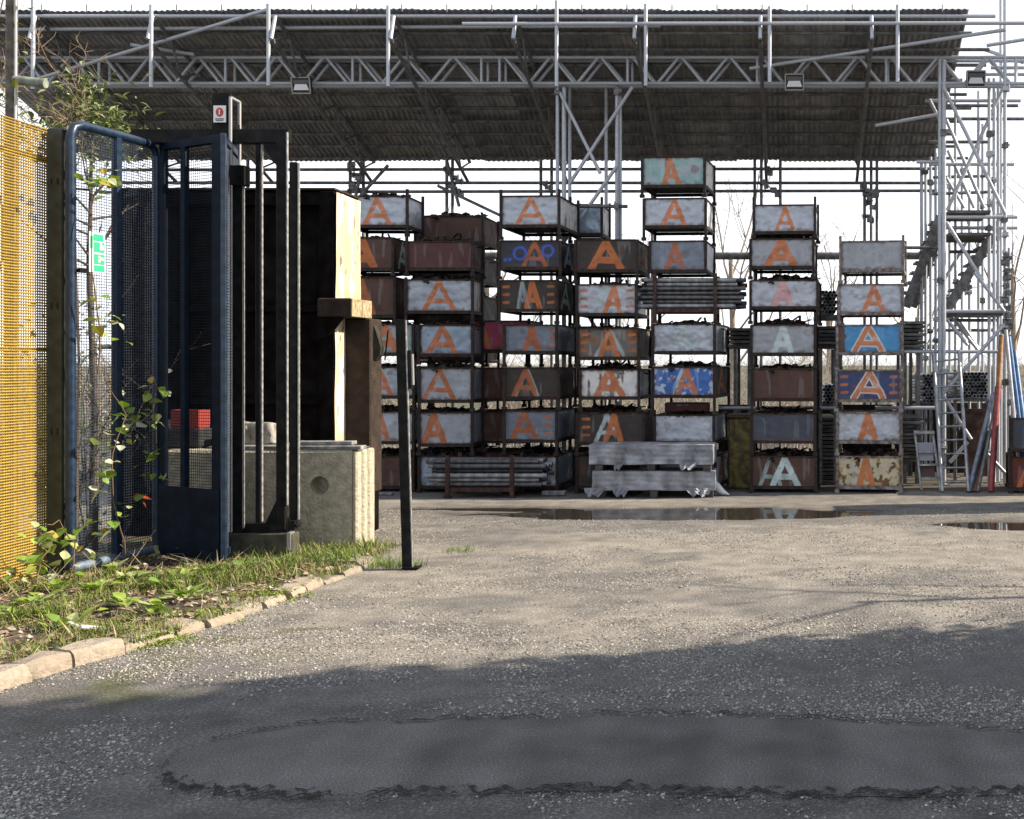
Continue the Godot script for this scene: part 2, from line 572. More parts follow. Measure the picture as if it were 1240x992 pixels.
func seg_dist(p: Vector2, a: Vector2, b: Vector2) -> float:
	var ab := b - a
	var t := clampf((p - a).dot(ab) / ab.length_squared(), 0, 1)
	return (p - a - ab * t).length()
func letter_dist(p: Vector2, l: float, r: float, h: float, wob: float) -> float:
	var c := (l + r) * 0.5 + wob
	var apex := Vector2(c, h * 0.93)
	var d := minf(seg_dist(p, Vector2(l, h * 0.03), apex), seg_dist(p, Vector2(r, h * 0.03), apex))
	return minf(d, seg_dist(p, Vector2(lerpf(l, c, 0.36), h * 0.32), Vector2(lerpf(r, c, 0.36), h * 0.30)))
# one sheet metal side: dented grid whose vertex colours hold paint, rust and the painted letter
func panel(W: float, h: float, o: Dictionary, sd: float, nu: int, nv: int) -> ArrayMesh:
	var p: Array = PAINT[o.base]
	var base: Color = p[0]
	var wear: float = p[3]
	var v := PackedVector3Array()
	var c := PackedColorArray()
	var idx := PackedInt32Array()
	var hgt := PackedFloat32Array()
	var dent: float = o.get("dent", 1.0)
	var rust := Color(0.105, 0.045, 0.022)
	var A: Array = o.get("A", [])
	var stroke: float = o.get("stroke", 0.030)
	var wob := n1.get_noise_2d(sd * 31.0, 5.0) * 0.03
	for j in nv + 1:
		for i in nu + 1:
			var x := W * i / nu
			var y := h * j / nv
			var ex := minf(x, W - x) / 0.05
			var ey := minf(y, h - y) / 0.04
			var inset := clampf(ex, 0, 1) * clampf(ey, 0, 1)
			var z := n1.get_noise_2d(x * 130.0 + sd * 77.0, y * 170.0) * 0.011 * inset * dent + n2.get_noise_2d(x * 120.0, y * 120.0 + sd * 50.0) * 0.003 * inset * dent
			hgt.append(z)
			v.append(Vector3(x, y, z))
			var m1 := n1.get_noise_2d(x * 220.0 + sd * 13.0, y * 260.0)
			var m2 := n2.get_noise_2d(x * 260.0 + sd * 91.0, y * 70.0)
			var m3 := n3.get_noise_2d(x * 480.0, y * 480.0 + sd * 37.0)
			var m4 := n3.get_noise_2d(x * 380.0 + sd * 11.0, y * 60.0)
			var col := base * (1.0 + m1 * 0.14 + m3 * 0.08 + m2 * 0.14)
			if o.base == "worn":
				col = col.lerp(Color(0.40, 0.27, 0.07), smooth(0.05, 0.3, m3 + m1 * 0.5))
				col = col.lerp(Color(0.08, 0.06, 0.04), smooth(0.25, 0.5, m3 - m2 * 0.4))
			elif o.base == "blue":
				col = col.lerp(Color(0.42, 0.52, 0.62), smooth(0.22, 0.4, m3 + m2 * 0.6))
			elif o.base == "teal":
				col = col.lerp(Color(0.30, 0.35, 0.38), smooth(0.0, 0.25, m1 + 0.1))
			elif o.base == "white":
				col = col.lerp(Color(0.12, 0.10, 0.09), smooth(0.30, 0.45, m4 + m3 * 0.3))
			elif o.base == "rustgrey":
				col = col.lerp(Color(0.19, 0.10, 0.05), smooth(-0.1, 0.3, m1))
			# scratches and rust bleeding in from the rims
			col = col.lerp(base.lerp(Color(0.55, 0.57, 0.6), 0.6), smooth(0.34, 0.5, m4) * 0.45 * wear)
			var rim := smooth(0.055, 0.0, minf(minf(x, W - x), minf(y * 0.8, h - y)) + m3 * 0.03 + 0.018)
			col = col.lerp(rust, clampf(rim * 0.75 + smooth(0.42, 0.62, m1 + m2 * 0.5) * wear, 0, 0.9))
			if o.get("end", 0.0) > 0.0 and x / W < o.end + m3 * 0.05: col = Color(0.075, 0.042, 0.034) * (1.0 + m1 * 0.3)
			var q := Vector2(x + m3 * 0.006, y + m1 * 0.004)
			if o.has("doodle"):
				var dd := minf(absf((q - Vector2(W * 0.33, h * 0.52)).length() - 0.075), absf((q - Vector2(W * 0.80, h * 0.62)).length() - 0.065))
				dd = minf(dd, seg_dist(q, Vector2(W * 0.40, h * 0.3), Vector2(W * 0.72, h * 0.34)))
				dd = minf(dd, minf((q - Vector2(W * 0.08, h * 0.27)).length() - 0.008, (q - Vector2(W * 0.16, h * 0.28)).length() - 0.008))
				col = col.lerp(Color(0.035, 0.10, 0.45), smooth(0.020, 0.012, dd) * 0.9)
			if o.has("ghost"):
				var gd := letter_dist(q, o.ghost[0] * W, o.ghost[1] * W, h, wob)
				col = col.lerp(INK[o.get("ghostink", "ghost")], smooth(0.03, 0.018, gd) * smooth(-0.6, 0.1, m2) * 0.8)
			if o.has("bars"):
				for sx in o.bars:
					for b in 3:
						var yy: float = h * (0.22 + 0.28 * b)
						var bd := seg_dist(q, Vector2(W * (sx - 0.045), yy), Vector2(W * (sx + 0.045), yy + 0.004))
						col = col.lerp(INK.orange * (0.9 + m1 * 0.4), smooth(0.022, 0.012, bd) * 0.85)
			if A.size() > 0:
				var dl := letter_dist(q, A[0] * W, A[1] * W, h, wob)
				if o.get("outline", false): col = col.lerp(Color(0.62, 0.60, 0.58), smooth(stroke + 0.018, stroke + 0.010, dl))
				var ink: Color = INK[o.get("ink", "orange")]
				var op: float = o.get("op", 0.92)
				var cover := smooth(stroke + 0.003, stroke - 0.003, dl) * op * (1.0 - 0.35 * smooth(0.3, 0.55, m3 + m2 * 0.5))
				col = col.lerp(ink * (1.0 + m1 * 0.22 + m2 * 0.12), cover)
			col.a = 1.0
			c.append(col)
	var nn := PackedVector3Array()
	var du := W / nu
	var dv := h / nv
	for j in nv + 1:
		for i in nu + 1:
			var gx := (hgt[j * (nu + 1) + mini(i + 1, nu)] - hgt[j * (nu + 1) + maxi(i - 1, 0)]) / (2.0 * du)
			var gy := (hgt[mini(j + 1, nv) * (nu + 1) + i] - hgt[maxi(j - 1, 0) * (nu + 1) + i]) / (2.0 * dv)
			nn.append(Vector3(-gx, -gy, 1).normalized())
			if i < nu and j < nv:
				var b := j * (nu + 1) + i
				idx.append_array([b, b + nu + 1, b + nu + 2, b, b + nu + 2, b + 1])
	return arr_mesh(v, nn, idx, c)
func crate_at(called: String, label: String, group: String, fl: Vector3, W: float, h: float, D: float, leg: float, turn: float, o: Dictionary) -> Node3D:
	# fl: front left bottom corner of the box, leg: how far the feet reach below it
	var t := thing(called, label, "stillage", fl - Vector3(0, leg, 0), turn, group)
	var p: Array = PAINT[o.base]
	var pm := vmat("paint_%s" % o.base, p[1], p[2], "", 1.0, "bump_fine", 0.25)
	pm.uv1_scale = Vector3.ONE * 3.0
	var fm: StandardMaterial3D = mat("frame_" + ("pale" if o.has("pale") else "rust"), Color(0.048, 0.036, 0.032) if not o.has("pale") else Color(0.34, 0.34, 0.34), 0.75, 0.2, "rusty", 2.0, "bump_fine", 0.5)
	var sd: float = o.sd
	var f := obj("front_panel", panel(W, h, o, sd, 104, 46), pm, t)
	f.position = Vector3(0, leg, 0)
	var so := {"base": o.get("sidebase", o.base), "dent": 1.3}
	if o.has("sideA"): so.A = o.sideA; so.stroke = 0.03
	if o.has("sideink"): so.ink = o.sideink
	var r := obj("side_panel", panel(D, h, so, sd + 3.3, 30, 18), pm if not o.has("sidebase") else vmat("paint_%s" % o.sidebase, PAINT[o.sidebase][1], PAINT[o.sidebase][2], "", 1.0, "bump_fine", 0.25), t)
	r.transform = Transform3D(Basis(Vector3(0, 0, -1), Vector3.UP, Vector3(1, 0, 0)), Vector3(W, leg, 0))
	var plain := {"base": o.base}
	var l := obj("side_panel", panel(D, h, plain, sd + 5.3, 8, 5), pm, t)
	l.transform = Transform3D(Basis(Vector3(0, 0, 1), Vector3.UP, Vector3(-1, 0, 0)), Vector3(0, leg, -D))
	var b := obj("back_panel", panel(W, h, plain, sd + 7.3, 10, 5), pm, t)
	b.transform = Transform3D(Basis(Vector3(-1, 0, 0), Vector3.UP, Vector3(0, 0, -1)), Vector3(W, leg, -D))
	box(t, "floor_plate", Vector3(W / 2, leg + 0.012, -D / 2), Vector3(W - 0.01, 0.008, D - 0.01), fm)
	var k := 0.032
	for x in [0.0, W]:
		for z in [0.0, -D]:
			var px: float = x + (k * 0.35 if x > 0 else -k * 0.35)
			var pz: float = z + (k * 0.35 if z == 0.0 else -k * 0.35)
			var up: float = o.get("stub", 0.0)
			box(t, "post", Vector3(px, (leg + h + up) / 2.0 + 0.004, pz), Vector3(k, leg + h + up - 0.004, k), fm)
			box(t, "foot", Vector3(px, 0.022, pz), Vector3(k * 1.75, 0.040, k * 1.75), fm)
	for z in [0.006, -D - 0.006]:
		box(t, "rail", Vector3(W / 2, leg - 0.022, z), Vector3(W - k * 0.3, 0.040, 0.028), fm)
		box(t, "rim", Vector3(W / 2, leg + h + 0.002, z), Vector3(W - k * 0.3, 0.016, 0.018), fm)
	for x in [-0.006, W + 0.006]:
		box(t, "rail", Vector3(x, leg - 0.022, -D / 2), Vector3(0.028, 0.040, D - k * 0.3), fm)
		box(t, "rim", Vector3(x, leg + h + 0.002, -D / 2), Vector3(0.018, 0.016, D - k * 0.3), fm)
	return t
const ORD := ["lowest", "second from ground", "third from ground", "fourth from ground", "fifth from ground", "sixth from ground", "seventh from ground", "eighth from ground"]
var sdc := 0.0
var heap_meshes := []
func heap(label: String, t: Node3D, W: float, h: float, D: float, leg: float):
	if heap_meshes.is_empty():
		for s in 3:
			var st := new_st()
			for i in 150:
				var x := rng.randf_range(0.03, 0.97)
				var z := rng.randf_range(0.03, 0.97)
				var top := 0.16 * (1.0 - pow(absf(x - 0.5) * 2.0, 2.5)) * (1.0 - pow(absf(z - 0.5) * 2.0, 3.0)) + rng.randf_range(-0.04, 0.05)
				var b := Basis.from_euler(Vector3(rng.randf() * TAU, rng.randf() * TAU, rng.randf() * TAU))
				var at := Vector3(x * 0.68, top, -z * 0.55)
				if i % 4 == 0: st_tube(st, [at, at + b.x * rng.randf_range(0.06, 0.2)], [0.016, 0.016], 5)
				else: st_box(st, Transform3D(b, at), Vector3(rng.randf_range(0.04, 0.10), rng.randf_range(0.02, 0.06), rng.randf_range(0.02, 0.05)))
			# body of the heap down into the box
			st_box(st, Transform3D(Basis(), Vector3(0.34, -0.10, -0.275)), Vector3(0.66, 0.20, 0.53))
			heap_meshes.append(st.commit())
	var o := obj("scaffold_fittings", heap_meshes[rng.randi() % 3], mat("fittings", Color(0.075, 0.060, 0.052), 0.6, 0.5, "rusty", 5.0))
	o.transform = Transform3D(Basis(Vector3.UP, t.rotation.y) * Basis.from_scale(Vector3((W - 0.02) / 0.70, rng.randf_range(0.35, 0.6), (D - 0.02) / 0.57)), t.transform * Vector3(0.008, leg + h - 0.035, -0.008))
	tag(o, label, "fittings", "heaps of fittings in the stillages", "stuff")
func stack(where: String, d: float, D: float, turn: float, rows: Array, group := "steel stillages stacked in the yard", floor_y := 0.0):
	# rows run from the top; [left, right, top, bottom, look, options]
	var k := rows.size()
	for i in k:
		var r: Array = rows[i]
		var fl := P(r[0], r[3], d)
		var W: float = (r[1] - r[0]) / F * d / cos(turn)
		var h: float = (r[3] - r[2]) / F * d
		var low := floor_y
		if i < k - 1: low = P(0, rows[i + 1][2], d).y + rows[i + 1][5].get("stub", 0.0) + 0.012
		var leg := maxf(fl.y - low, 0.045)
		fl.y = maxf(low + leg, fl.y)
		var o: Dictionary = r[5].duplicate()
		sdc += 1.7
		o.sd = sdc
		if o.has("A"): o.A = [(o.A[0] - r[0]) / float(r[1] - r[0]), (o.A[1] - r[0]) / float(r[1] - r[0])]
		if o.has("ghost"): o.ghost = [(o.ghost[0] - r[0]) / float(r[1] - r[0]), (o.ghost[1] - r[0]) / float(r[1] - r[0])]
		var place: String = "top" if i == 0 and k > 1 else ORD[k - 1 - i]
		var js := turn + rng.randf_range(-0.02, 0.02)
		var t := crate_at("stillage", "%s, %s in %s" % [r[4], place, where], group, fl, W, h, o.get("D", D), leg, js, o)
		if o.get("fill", true): heap("rusty scaffold couplers heaped in the box %s in %s" % [place, where], t, W, h, o.get("D", D), leg)
func make_stacks():
	var S := 0.03
	stack("stack beside rusty hopper", 14.4, 0.62, 0.0, [
		[424, 492, 238, 272, "silver stillage with orange A", {"base": "silver", "A": [442, 471], "stub": 0.09}],
		[415, 475, 288, 324, "brown stillage with cut-off orange A", {"base": "brown", "A": [424, 452], "stroke": 0.05, "sideA": [0.3, 0.7], "sideink": "pale", "D": 0.8}],
		[415, 477, 336, 381, "brown stillage with orange smear", {"base": "brown", "A": [422, 450], "stroke": 0.05, "op": 0.7, "D": 0.8}],
		[430, 500, 393, 427, "teal stillage with orange A", {"base": "teal", "A": [449, 481], "stroke": 0.045}],
		[430, 500, 445, 479, "silver stillage with orange A", {"base": "silver", "A": [447, 473]}],
		[430, 500, 499, 534, "silver stillage with narrow orange A", {"base": "silver", "A": [450, 470]}],
		[430, 500, 553, 588, "unmarked brown stillage", {"base": "brown"}]])
	stack("stack behind black post", 14.3, 0.45, 0.0, [
		[494, 572, 293, 324, "plain maroon stillage", {"base": "maroon", "dent": 0.6, "stub": 0.14}],
		[493, 571, 339, 376, "bright silver stillage with orange A", {"base": "silver", "A": [514, 549], "sidebase": "white", "stub": S}],
		[508, 571, 394, 428, "bluish silver stillage with orange A", {"base": "bluesilver", "A": [519, 551], "end": 0.04, "stroke": 0.036}],
		[509, 571, 446, 484, "silver stillage with wide orange A", {"base": "silver", "A": [514, 549], "stub": S}],
		[509, 571, 500, 537, "silver stillage with bold orange A", {"base": "silver", "A": [513, 538], "stroke": 0.04}],
		[509, 571, 553, 588, "silver stillage behind tube rack", {"base": "bluesilver"}]])
	stack("stack with pink box", 14.85, 0.7, 0.0, [
		[572, 640, 389, 423, "pink stillage with orange smear", {"base": "pink", "A": [575, 592], "stub": S, "fill": false}],
		[572, 640, 446, 482, "dull brown stillage", {"base": "brown", "fill": false}],
		[572, 640, 499, 533, "streaked brown stillage", {"base": "brown", "fill": false}],
		[572, 640, 548, 580, "brown stillage", {"base": "brown", "fill": false}]])
	stack("rear stack under sloping tube", 15.5, 0.8, 0.0, [
		[504, 584, 262, 292, "dark brown stillage", {"base": "brown", "dent": 0.3, "stub": S}],
		[504, 584, 311, 340, "brown stillage", {"base": "dark"}],
		[504, 584, 359, 388, "brown stillage", {"base": "dark"}],
		[504, 584, 407, 436, "brown stillage", {"base": "brown"}],
		[504, 584, 455, 484, "brown stillage", {"base": "dark"}],
		[504, 584, 503, 532, "brown stillage", {"base": "brown"}],
		[504, 584, 546, 575, "brown stillage", {"base": "dark"}]], "steel stillages in the rear row")
	stack("stack beside sloping tube", 14.2, 0.95, -0.04, [
		[608, 677, 238, 272, "silver stillage with orange A and white side", {"base": "silver", "A": [627, 659], "stroke": 0.026, "sidebase": "white", "stub": 0.08, "fill": false}],
		[606, 678, 292, 323, "black stillage with blue doodles", {"base": "navyblack", "A": [634, 661], "stroke": 0.025, "doodle": true, "sideA": [0.3, 0.75], "sideink": "pale", "ink": "deep", "fill": false}],
		[606, 674, 340, 374, "dark stillage with orange A and dashes", {"base": "dark", "A": [638, 654], "stroke": 0.032, "bars": [0.10, 0.90], "sideA": [0.3, 0.75], "sideink": "pale", "fill": false, "ghost": [628, 640]}],
		[612, 674, 394, 425, "slate stillage with orange A and right dashes", {"base": "slate", "A": [636, 653], "stroke": 0.034, "bars": [0.93], "ink": "deep", "fill": false}],
		[612, 676, 446, 480, "black stillage with outlined A", {"base": "dark", "A": [622, 649], "ink": "deep", "outline": false, "ghost": [624, 651], "fill": false}],
		[612, 674, 498, 532, "slate stillage with wide orange A and dashes", {"base": "slate", "A": [621, 650], "ink": "deep", "bars": [0.85], "fill": false}],
		[612, 674, 553, 588, "silver stillage behind tube rack", {"base": "silver", "sidebase": "bluesilver"}]])
	stack("rear stack inside the middle tower", 15.42, 0.6, 0.0, [
		[692, 728, 248, 282, "small blue-grey stillage with white side", {"base": "bluesilver", "sidebase": "white", "stub": 0.1, "fill": false}],
		[692, 728, 296, 328, "small dark stillage", {"base": "dark", "fill": false}],
		[692, 728, 346, 378, "small dark stillage", {"base": "dark", "fill": false}],
		[692, 728, 396, 428, "small dark stillage", {"base": "dark", "fill": false}],
		[692, 728, 446, 478, "small dark stillage", {"base": "dark", "fill": false}],
		[692, 728, 496, 528, "small dark stillage", {"base": "dark", "fill": false}],
		[692, 728, 546, 575, "small dark stillage", {"base": "dark", "fill": false}]], "steel stillages in the rear row")
	stack("stack above wrapped boards", 14.25, 0.85, -0.03, [
		[698, 771, 291, 326, "black stillage with big orange A", {"base": "dark", "A": [716, 752], "stroke": 0.042, "sidebase": "worn", "sideA": [0.3, 0.8], "fill": false}],
		[700, 770, 345, 379, "silver stillage with orange A and dashes", {"base": "silver", "A": [733, 751], "bars": [0.10, 0.90], "ghost": [716, 744]}],
		[701, 773, 398, 432, "rust-grey stillage with orange A and dashes", {"base": "rustgrey", "A": [727, 748], "bars": [0.10, 0.90], "ghost": [722, 756]}],
		[704, 773, 448, 480, "white stillage with bold orange A", {"base": "white", "A": [723, 754], "stroke": 0.042}],
		[700, 779, 500, 535, "black stillage with doubled A", {"base": "dark", "A": [734, 752], "ghost": [722, 748], "bars": [0.12], "stroke": 0.034, "ghostink": "pale"}],
		[700, 773, 553, 588, "dark stillage hidden by wrapping", {"base": "dark"}]])
	stack("tallest stack", 14.3, 0.75, -0.07, [
		[779, 853, 191, 224, "teal stillage with orange A", {"base": "teal", "A": [805, 822], "sidebase": "white", "stub": 0.02, "fill": false}],
		[781, 854, 241, 273, "silver stillage with ragged orange A", {"base": "silver", "A": [803, 829], "sidebase": "white", "fill": false}],
		[788, 854, 293, 327, "slate stillage with faint orange A", {"base": "slate", "A": [808, 827], "ink": "deep", "sidebase": "silver", "fill": false}]], "steel stillages stacked in the yard", P(0, 336, 14.3).y + 0.052)
	stack("tallest stack below tubes", 14.3, 1.0, -0.10, [
		[792, 865, 393, 425, "silver stillage with pale ghost A", {"base": "silver", "ghost": [818, 842], "dent": 2.0}],
		[792, 865, 445, 478, "scratched blue stillage with orange A", {"base": "blue", "A": [821, 843], "ghost": [814, 840], "ghostink": "pale", "sidebase": "dark", "sideA": [0.35, 0.7]}],
		[794, 864, 503, 534, "plain silver stillage", {"base": "silver", "sidebase": "bluesilver"}],
		[794, 866, 553, 588, "silver stillage with side A", {"base": "silver", "sideA": [0.3, 0.7]}]])
	stack("stack beside yellow bin", 14.3, 0.7, -0.06, [
		[914, 986, 249, 280, "silver stillage with thin orange A", {"base": "silver", "A": [941, 961], "stroke": 0.024, "stub": 0.10, "fill": false}],
		[910, 984, 290, 322, "blue-grey stillage with solid orange A", {"base": "grey", "A": [930, 962], "stroke": 0.044}],
		[910, 989, 340, 371, "silver stillage with pink A", {"base": "silver", "A": [937, 958], "ink": "pink", "op": 0.7, "stroke": 0.04}],
		[911, 986, 394, 427, "grey stillage with pale A", {"base": "grey", "A": [938, 958], "ink": "pale", "op": 0.75, "stroke": 0.035}],
		[912, 986, 447, 482, "plain brown stillage", {"base": "brown", "dent": 0.6}],
		[911, 986, 501, 533, "plain dark blue-grey stillage", {"base": "navygrey"}],
		[911, 987, 553, 588, "brown stillage with white A", {"base": "brown", "A": [936, 966], "ink": "pale", "ghost": [921, 945], "stroke": 0.036}]])
	stack("stack left of ladder", 14.3, 0.65, -0.12, [
		[1019, 1092, 293, 326, "plain grey stillage", {"base": "grey", "pale": 1, "stub": 0.07, "fill": false, "dent": 0.5}],
		[1017, 1091, 345, 378, "silver stillage with orange A", {"base": "silver", "A": [1046, 1069], "pale": 1, "fill": false}],
		[1015, 1090, 394, 426, "bright blue stillage with outlined orange A", {"base": "sky", "A": [1035, 1068], "outline": true, "end": 0.11, "pale": 1, "fill": false}],
		[1014, 1089, 449, 483, "navy stillage with outlined A and dashes", {"base": "navy", "A": [1034, 1069], "outline": true, "bars": [0.11, 0.90], "pale": 1, "fill": false}],
		[1015, 1089, 500, 533, "silver stillage with bold orange A", {"base": "silver", "A": [1042, 1060], "stroke": 0.036, "pale": 1, "fill": false}],
		[1015, 1089, 553, 588, "flaking cream stillage with orange A", {"base": "worn", "A": [1041, 1056], "stroke": 0.038, "pale": 1}]])
	stack("short stack at right edge", 14.2, 0.8, -0.15, [
		[1226, 1300, 507, 543, "plain grey stillage", {"base": "navygrey", "fill": false}],
		[1225, 1300, 554, 590, "dark red stillage with orange A", {"base": "red", "A": [1234, 1262], "fill": false}]])
	# stack beyond the right edge of the picture: its shade lies on the wet ground by the ladder
	stack("stack outside the yard's right side", 12.6, 0.8, 0.05, [
		[1350, 1430, 400, 440, "silver stillage", {"base": "silver", "fill": false}],
		[1350, 1430, 458, 498, "brown stillage", {"base": "brown", "fill": false}],
		[1350, 1430, 516, 556, "grey stillage", {"base": "grey", "fill": false}],
		[1350, 1430, 572, 606, "brown stillage", {"base": "brown", "fill": false}]], "steel stillages beyond the right edge")
func tube_rack(label: String, px: Array, ys: Array, tx: Array, d: float, rows: int, cols: int, base_y: float):
	# open rack: two bearers, four posts, horizontal tubes lying left to right
	var x0 := P(px[0], 0, d).x
	var x1 := P(px[1], 0, d).x
	var yb := P(0, ys[1], d).y
	var yt := P(0, ys[0], d).y
	var D := 0.52
	var t := thing("tube_rack", label, "rack", Vector3(x0, base_y, -d))
	var fm := mat("rack_rust", Color(0.10, 0.055, 0.045), 0.75, 0.2, "rusty", 2.0)
	for x in [0.0, x1 - x0]:
		for z in [0.0, -D]:
			box(t, "post", Vector3(x, (yt + 0.05 - base_y) / 2.0, z), Vector3(0.045, yt + 0.05 - base_y, 0.045), fm)
			box(t, "foot", Vector3(x, 0.012, z), Vector3(0.08, 0.022, 0.08), fm)
		box(t, "bearer", Vector3(x, yb - base_y - 0.032, -D / 2), Vector3(0.04, 0.06, D - 0.05), fm)
	box(t, "rail", Vector3((x1 - x0) / 2, yb - base_y - 0.03, 0.0), Vector3(x1 - x0 - 0.05, 0.05, 0.03), fm)
	box(t, "rail", Vector3((x1 - x0) / 2, yb - base_y - 0.03, -D), Vector3(x1 - x0 - 0.05, 0.05, 0.03), fm)
	var kinds := [mat("tube_old", Color(0.20, 0.20, 0.21), 0.5, 0.55, "grime", 3.0), mat("tube_pale", Color(0.46, 0.48, 0.50), 0.5, 0.25, "grime", 3.0), mat("tube_dark", Color(0.09, 0.10, 0.12), 0.5, 0.5, "grime", 3.0), mat("tube_orange", Color(0.35, 0.11, 0.05), 0.6, 0.2, "rusty", 3.0), mat("tube_blue", Color(0.07, 0.11, 0.19), 0.5, 0.3, "grime", 3.0)]
	var pitch := (yt - yb) / rows
	var r := minf(0.0265, pitch * 0.5)
	for i in rows:
		for j in cols:
			var a: float = P(tx[0], 0, d).x + rng.randf_range(-0.07, 0.08)
			var b: float = P(tx[1], 0, d).x + rng.randf_range(-0.12, 0.05)
			var y := yb + r + pitch * i
			var z: float = -d - 0.05 - (D - 0.1) * (j + (0.5 if i % 2 else 0.0)) / cols
			var m: Material = kinds[[0, 1, 1, 1, 0, 4, 2, 0, 1, 3][rng.randi() % 10]]
			var o := tube(null, "scaffold_tube", Vector3(a, y, z), Vector3(b, y + rng.randf_range(-0.003, 0.003), z), r - 0.0005, m, true)
			tag(o, "scaffold tube lying in the %s" % label.replace("open ", ""), "tube", "tubes in the " + label)

# ---------- canopy, trusses and towers ----------
const RF := 14.38     # depth and height of the roof's front and back edge
const RB := 17.74
const HF := 5.93
const HB := 4.72
func roof_y(d: float) -> float:
	return lerpf(HF, HB, (d - RF) / (RB - RF))
func tubep(t: Node, called: String, x1: float, y1: float, x2: float, y2: float, d1: float, d2: float, m: Material, r := 0.0242):
	tube(t, called, P(x1, y1, d1) - t.position, P(x2, y2, d2) - t.position, r, m)
func make_canopy():
	var galv := mat("galv", Color(0.47, 0.50, 0.545), 0.45, 0.25, "galv", 2.5)
	var dull := mat("dull_tube", Color(0.23, 0.23, 0.23), 0.55, 0.3, "grime", 2.0)
	var X0 := -10.2
	var X1 := 2.19
	var t := thing("canopy_roof", "long sloping scaffold roof of corrugated sheets above the stacks", "roof", Vector3((X0 + X1) / 2, 0, -RB))
	var sheets := []
	for k in 6:
		var g: float = [0.42, 0.52, 0.36, 0.46, 0.58, 0.40][k]
		sheets.append(mat("sheet_%d" % k, Color(g * [1.0, 1.0, 1.0, 1.03, 0.98, 1.0][k], g, g * [1.02, 1.0, 1.04, 0.96, 1.03, 1.0][k]), 0.6, 0.15, "grime", 0.9, "bump_fine", 0.2))
	# corrugated sheet, one mesh per row length
	var w := 0.84
	var slope := Vector3(0, HB - HF, -(RB - RF))
	var rows := 3
	var len := slope.length() / rows + 0.12
	var st := new_st()
	st.set_smooth_group(0)
	var K := 88
	for i in K:
		for e in [[i, 0], [i + 1, 0], [i + 1, 1], [i, 0], [i + 1, 1], [i, 1]]:
			var x: float = w * e[0] / K
			var ph: float = TAU * x / 0.0764
			st.set_normal(Vector3(-cos(ph), 0.55, 0).normalized())
			st.add_vertex(Vector3(x, 0.0075 * sin(ph), len * e[1]))
	var sheet_mesh := st.commit()
	var cols := int(ceil((X1 - X0) / 0.764))
	var sl := slope.normalized()
	var up := Vector3(0, -sl.z, sl.y)
	for r in rows:
		for c in cols:
			var o := obj("roof_sheet", sheet_mesh, sheets[rng.randi() % 6], t)
			var at := Vector3(X1 - 0.764 * (c + 1) - 0.07, HF, -RF) + slope * (float(r) / rows)
			at += up * (0.05 + 0.012 * (rows - 1 - r) + 0.004 * (c % 2)) + sl * rng.randf_range(-0.03, 0.02)
			if r == 1 and c in [10, 11, 12]: at += up * 0.02
			o.transform = Transform3D(Basis(Vector3.RIGHT, up, sl), at - t.position)
	# purlins on rafters
	for k in 11:
		var f := float(k) / 10.0
		var p := Vector3(0, HF, -RF) + slope * (0.01 + f * 0.98) + up * 0.012
		tube(t, "purlin", Vector3(X0 - 0.1, p.y, p.z) - t.position, Vector3(X1 + rng.randf_range(0.05, 0.5), p.y, p.z) - t.position, 0.0242, galv if k == 0 else dull)
	for px in [45, 187, 335, 478, 625, 770, 921, 1055]:
		var x: float = (px - PX) / F * RF
		var a := Vector3(x, HF, -RF) - up * 0.04 - t.position
		var b := a + slope
		var dn := -up * 0.33
		var rs := new_st()
		st_tube(rs, [a, b], [0.0242, 0.0242], 10)
		st_tube(rs, [a + dn, b + dn], [0.0242, 0.0242], 10)
		var q := obj("rafter", rs.commit(), dull, t)
		tube(q, "upright", a - sl * 0.03, a + dn - sl * 0.03, 0.0242, galv)
		for k in 9:
			var u := a + slope * (k / 9.0)
			var v := a + slope * ((k + 1) / 9.0)
			if k % 2: tube(q, "lacing", u, v + dn, 0.014, dull)
			else: tube(q, "lacing", u + dn, v, 0.014, dull)
	# ridge bolts standing out along the front edge
	for k in 22:
		var x := X0 + 0.3 + k * 0.56
		tube(t, "bolt", Vector3(x, HF + 0.04, -RF + 0.01) - t.position, Vector3(x, HF + 0.13, -RF + 0.01) - t.position, 0.008, dull)
	# ---- lattice beams under the roof ----
	for s in 2:
		var d := 15.2 + s * 0.17
		var bt := thing("lattice_beam", ["front long lattice beam of galvanised tube carrying the roof", "rear long lattice beam close behind the front one"][s], "beam", P(620, 100, d), 0.0, "lattice beams")
		var sh := 4.0 * s
		var yt := P(0, 69.5, 15.2).y
		var yb := P(0, 101.0, 15.2).y
		var xa := P(-60, 0, 15.2).x
		var xb := P(1275, 0, 15.2).x
		for c in [[yt, "chord"], [yb, "chord"]]:
			tube(bt, c[1], Vector3(xa, c[0], -d) - bt.position, Vector3(xb, c[0], -d) - bt.position, 0.0242, galv)
		var bays := [-36, 120, 273, 427, 583, 605, 760, 917, 1073, 1230]
		for i in bays.size():
			var bx: float = P(bays[i], 0, 15.2).x + 0.04 * s
			tube(bt, "upright", Vector3(bx, yb, -d) - bt.position, Vector3(bx, yt, -d) - bt.position, 0.02, galv)
			if i == bays.size() - 1 or bays[i + 1] - bays[i] < 60: continue
			var nx: float = P(bays[i + 1], 0, 15.2).x + 0.04 * s
			for k in 5:
				var u := lerpf(bx + 0.05, nx - 0.05, k / 5.0)
				var v := lerpf(bx + 0.05, nx - 0.05, (k + 1) / 5.0)
				var y1 := yt if k % 2 == 0 else yb
				var y2 := yb if k % 2 == 0 else yt
				tube(bt, "lacing", Vector3(u + 0.02, y1, -d) - bt.position, Vector3(v - 0.02, y2, -d) - bt.position, 0.021, galv)
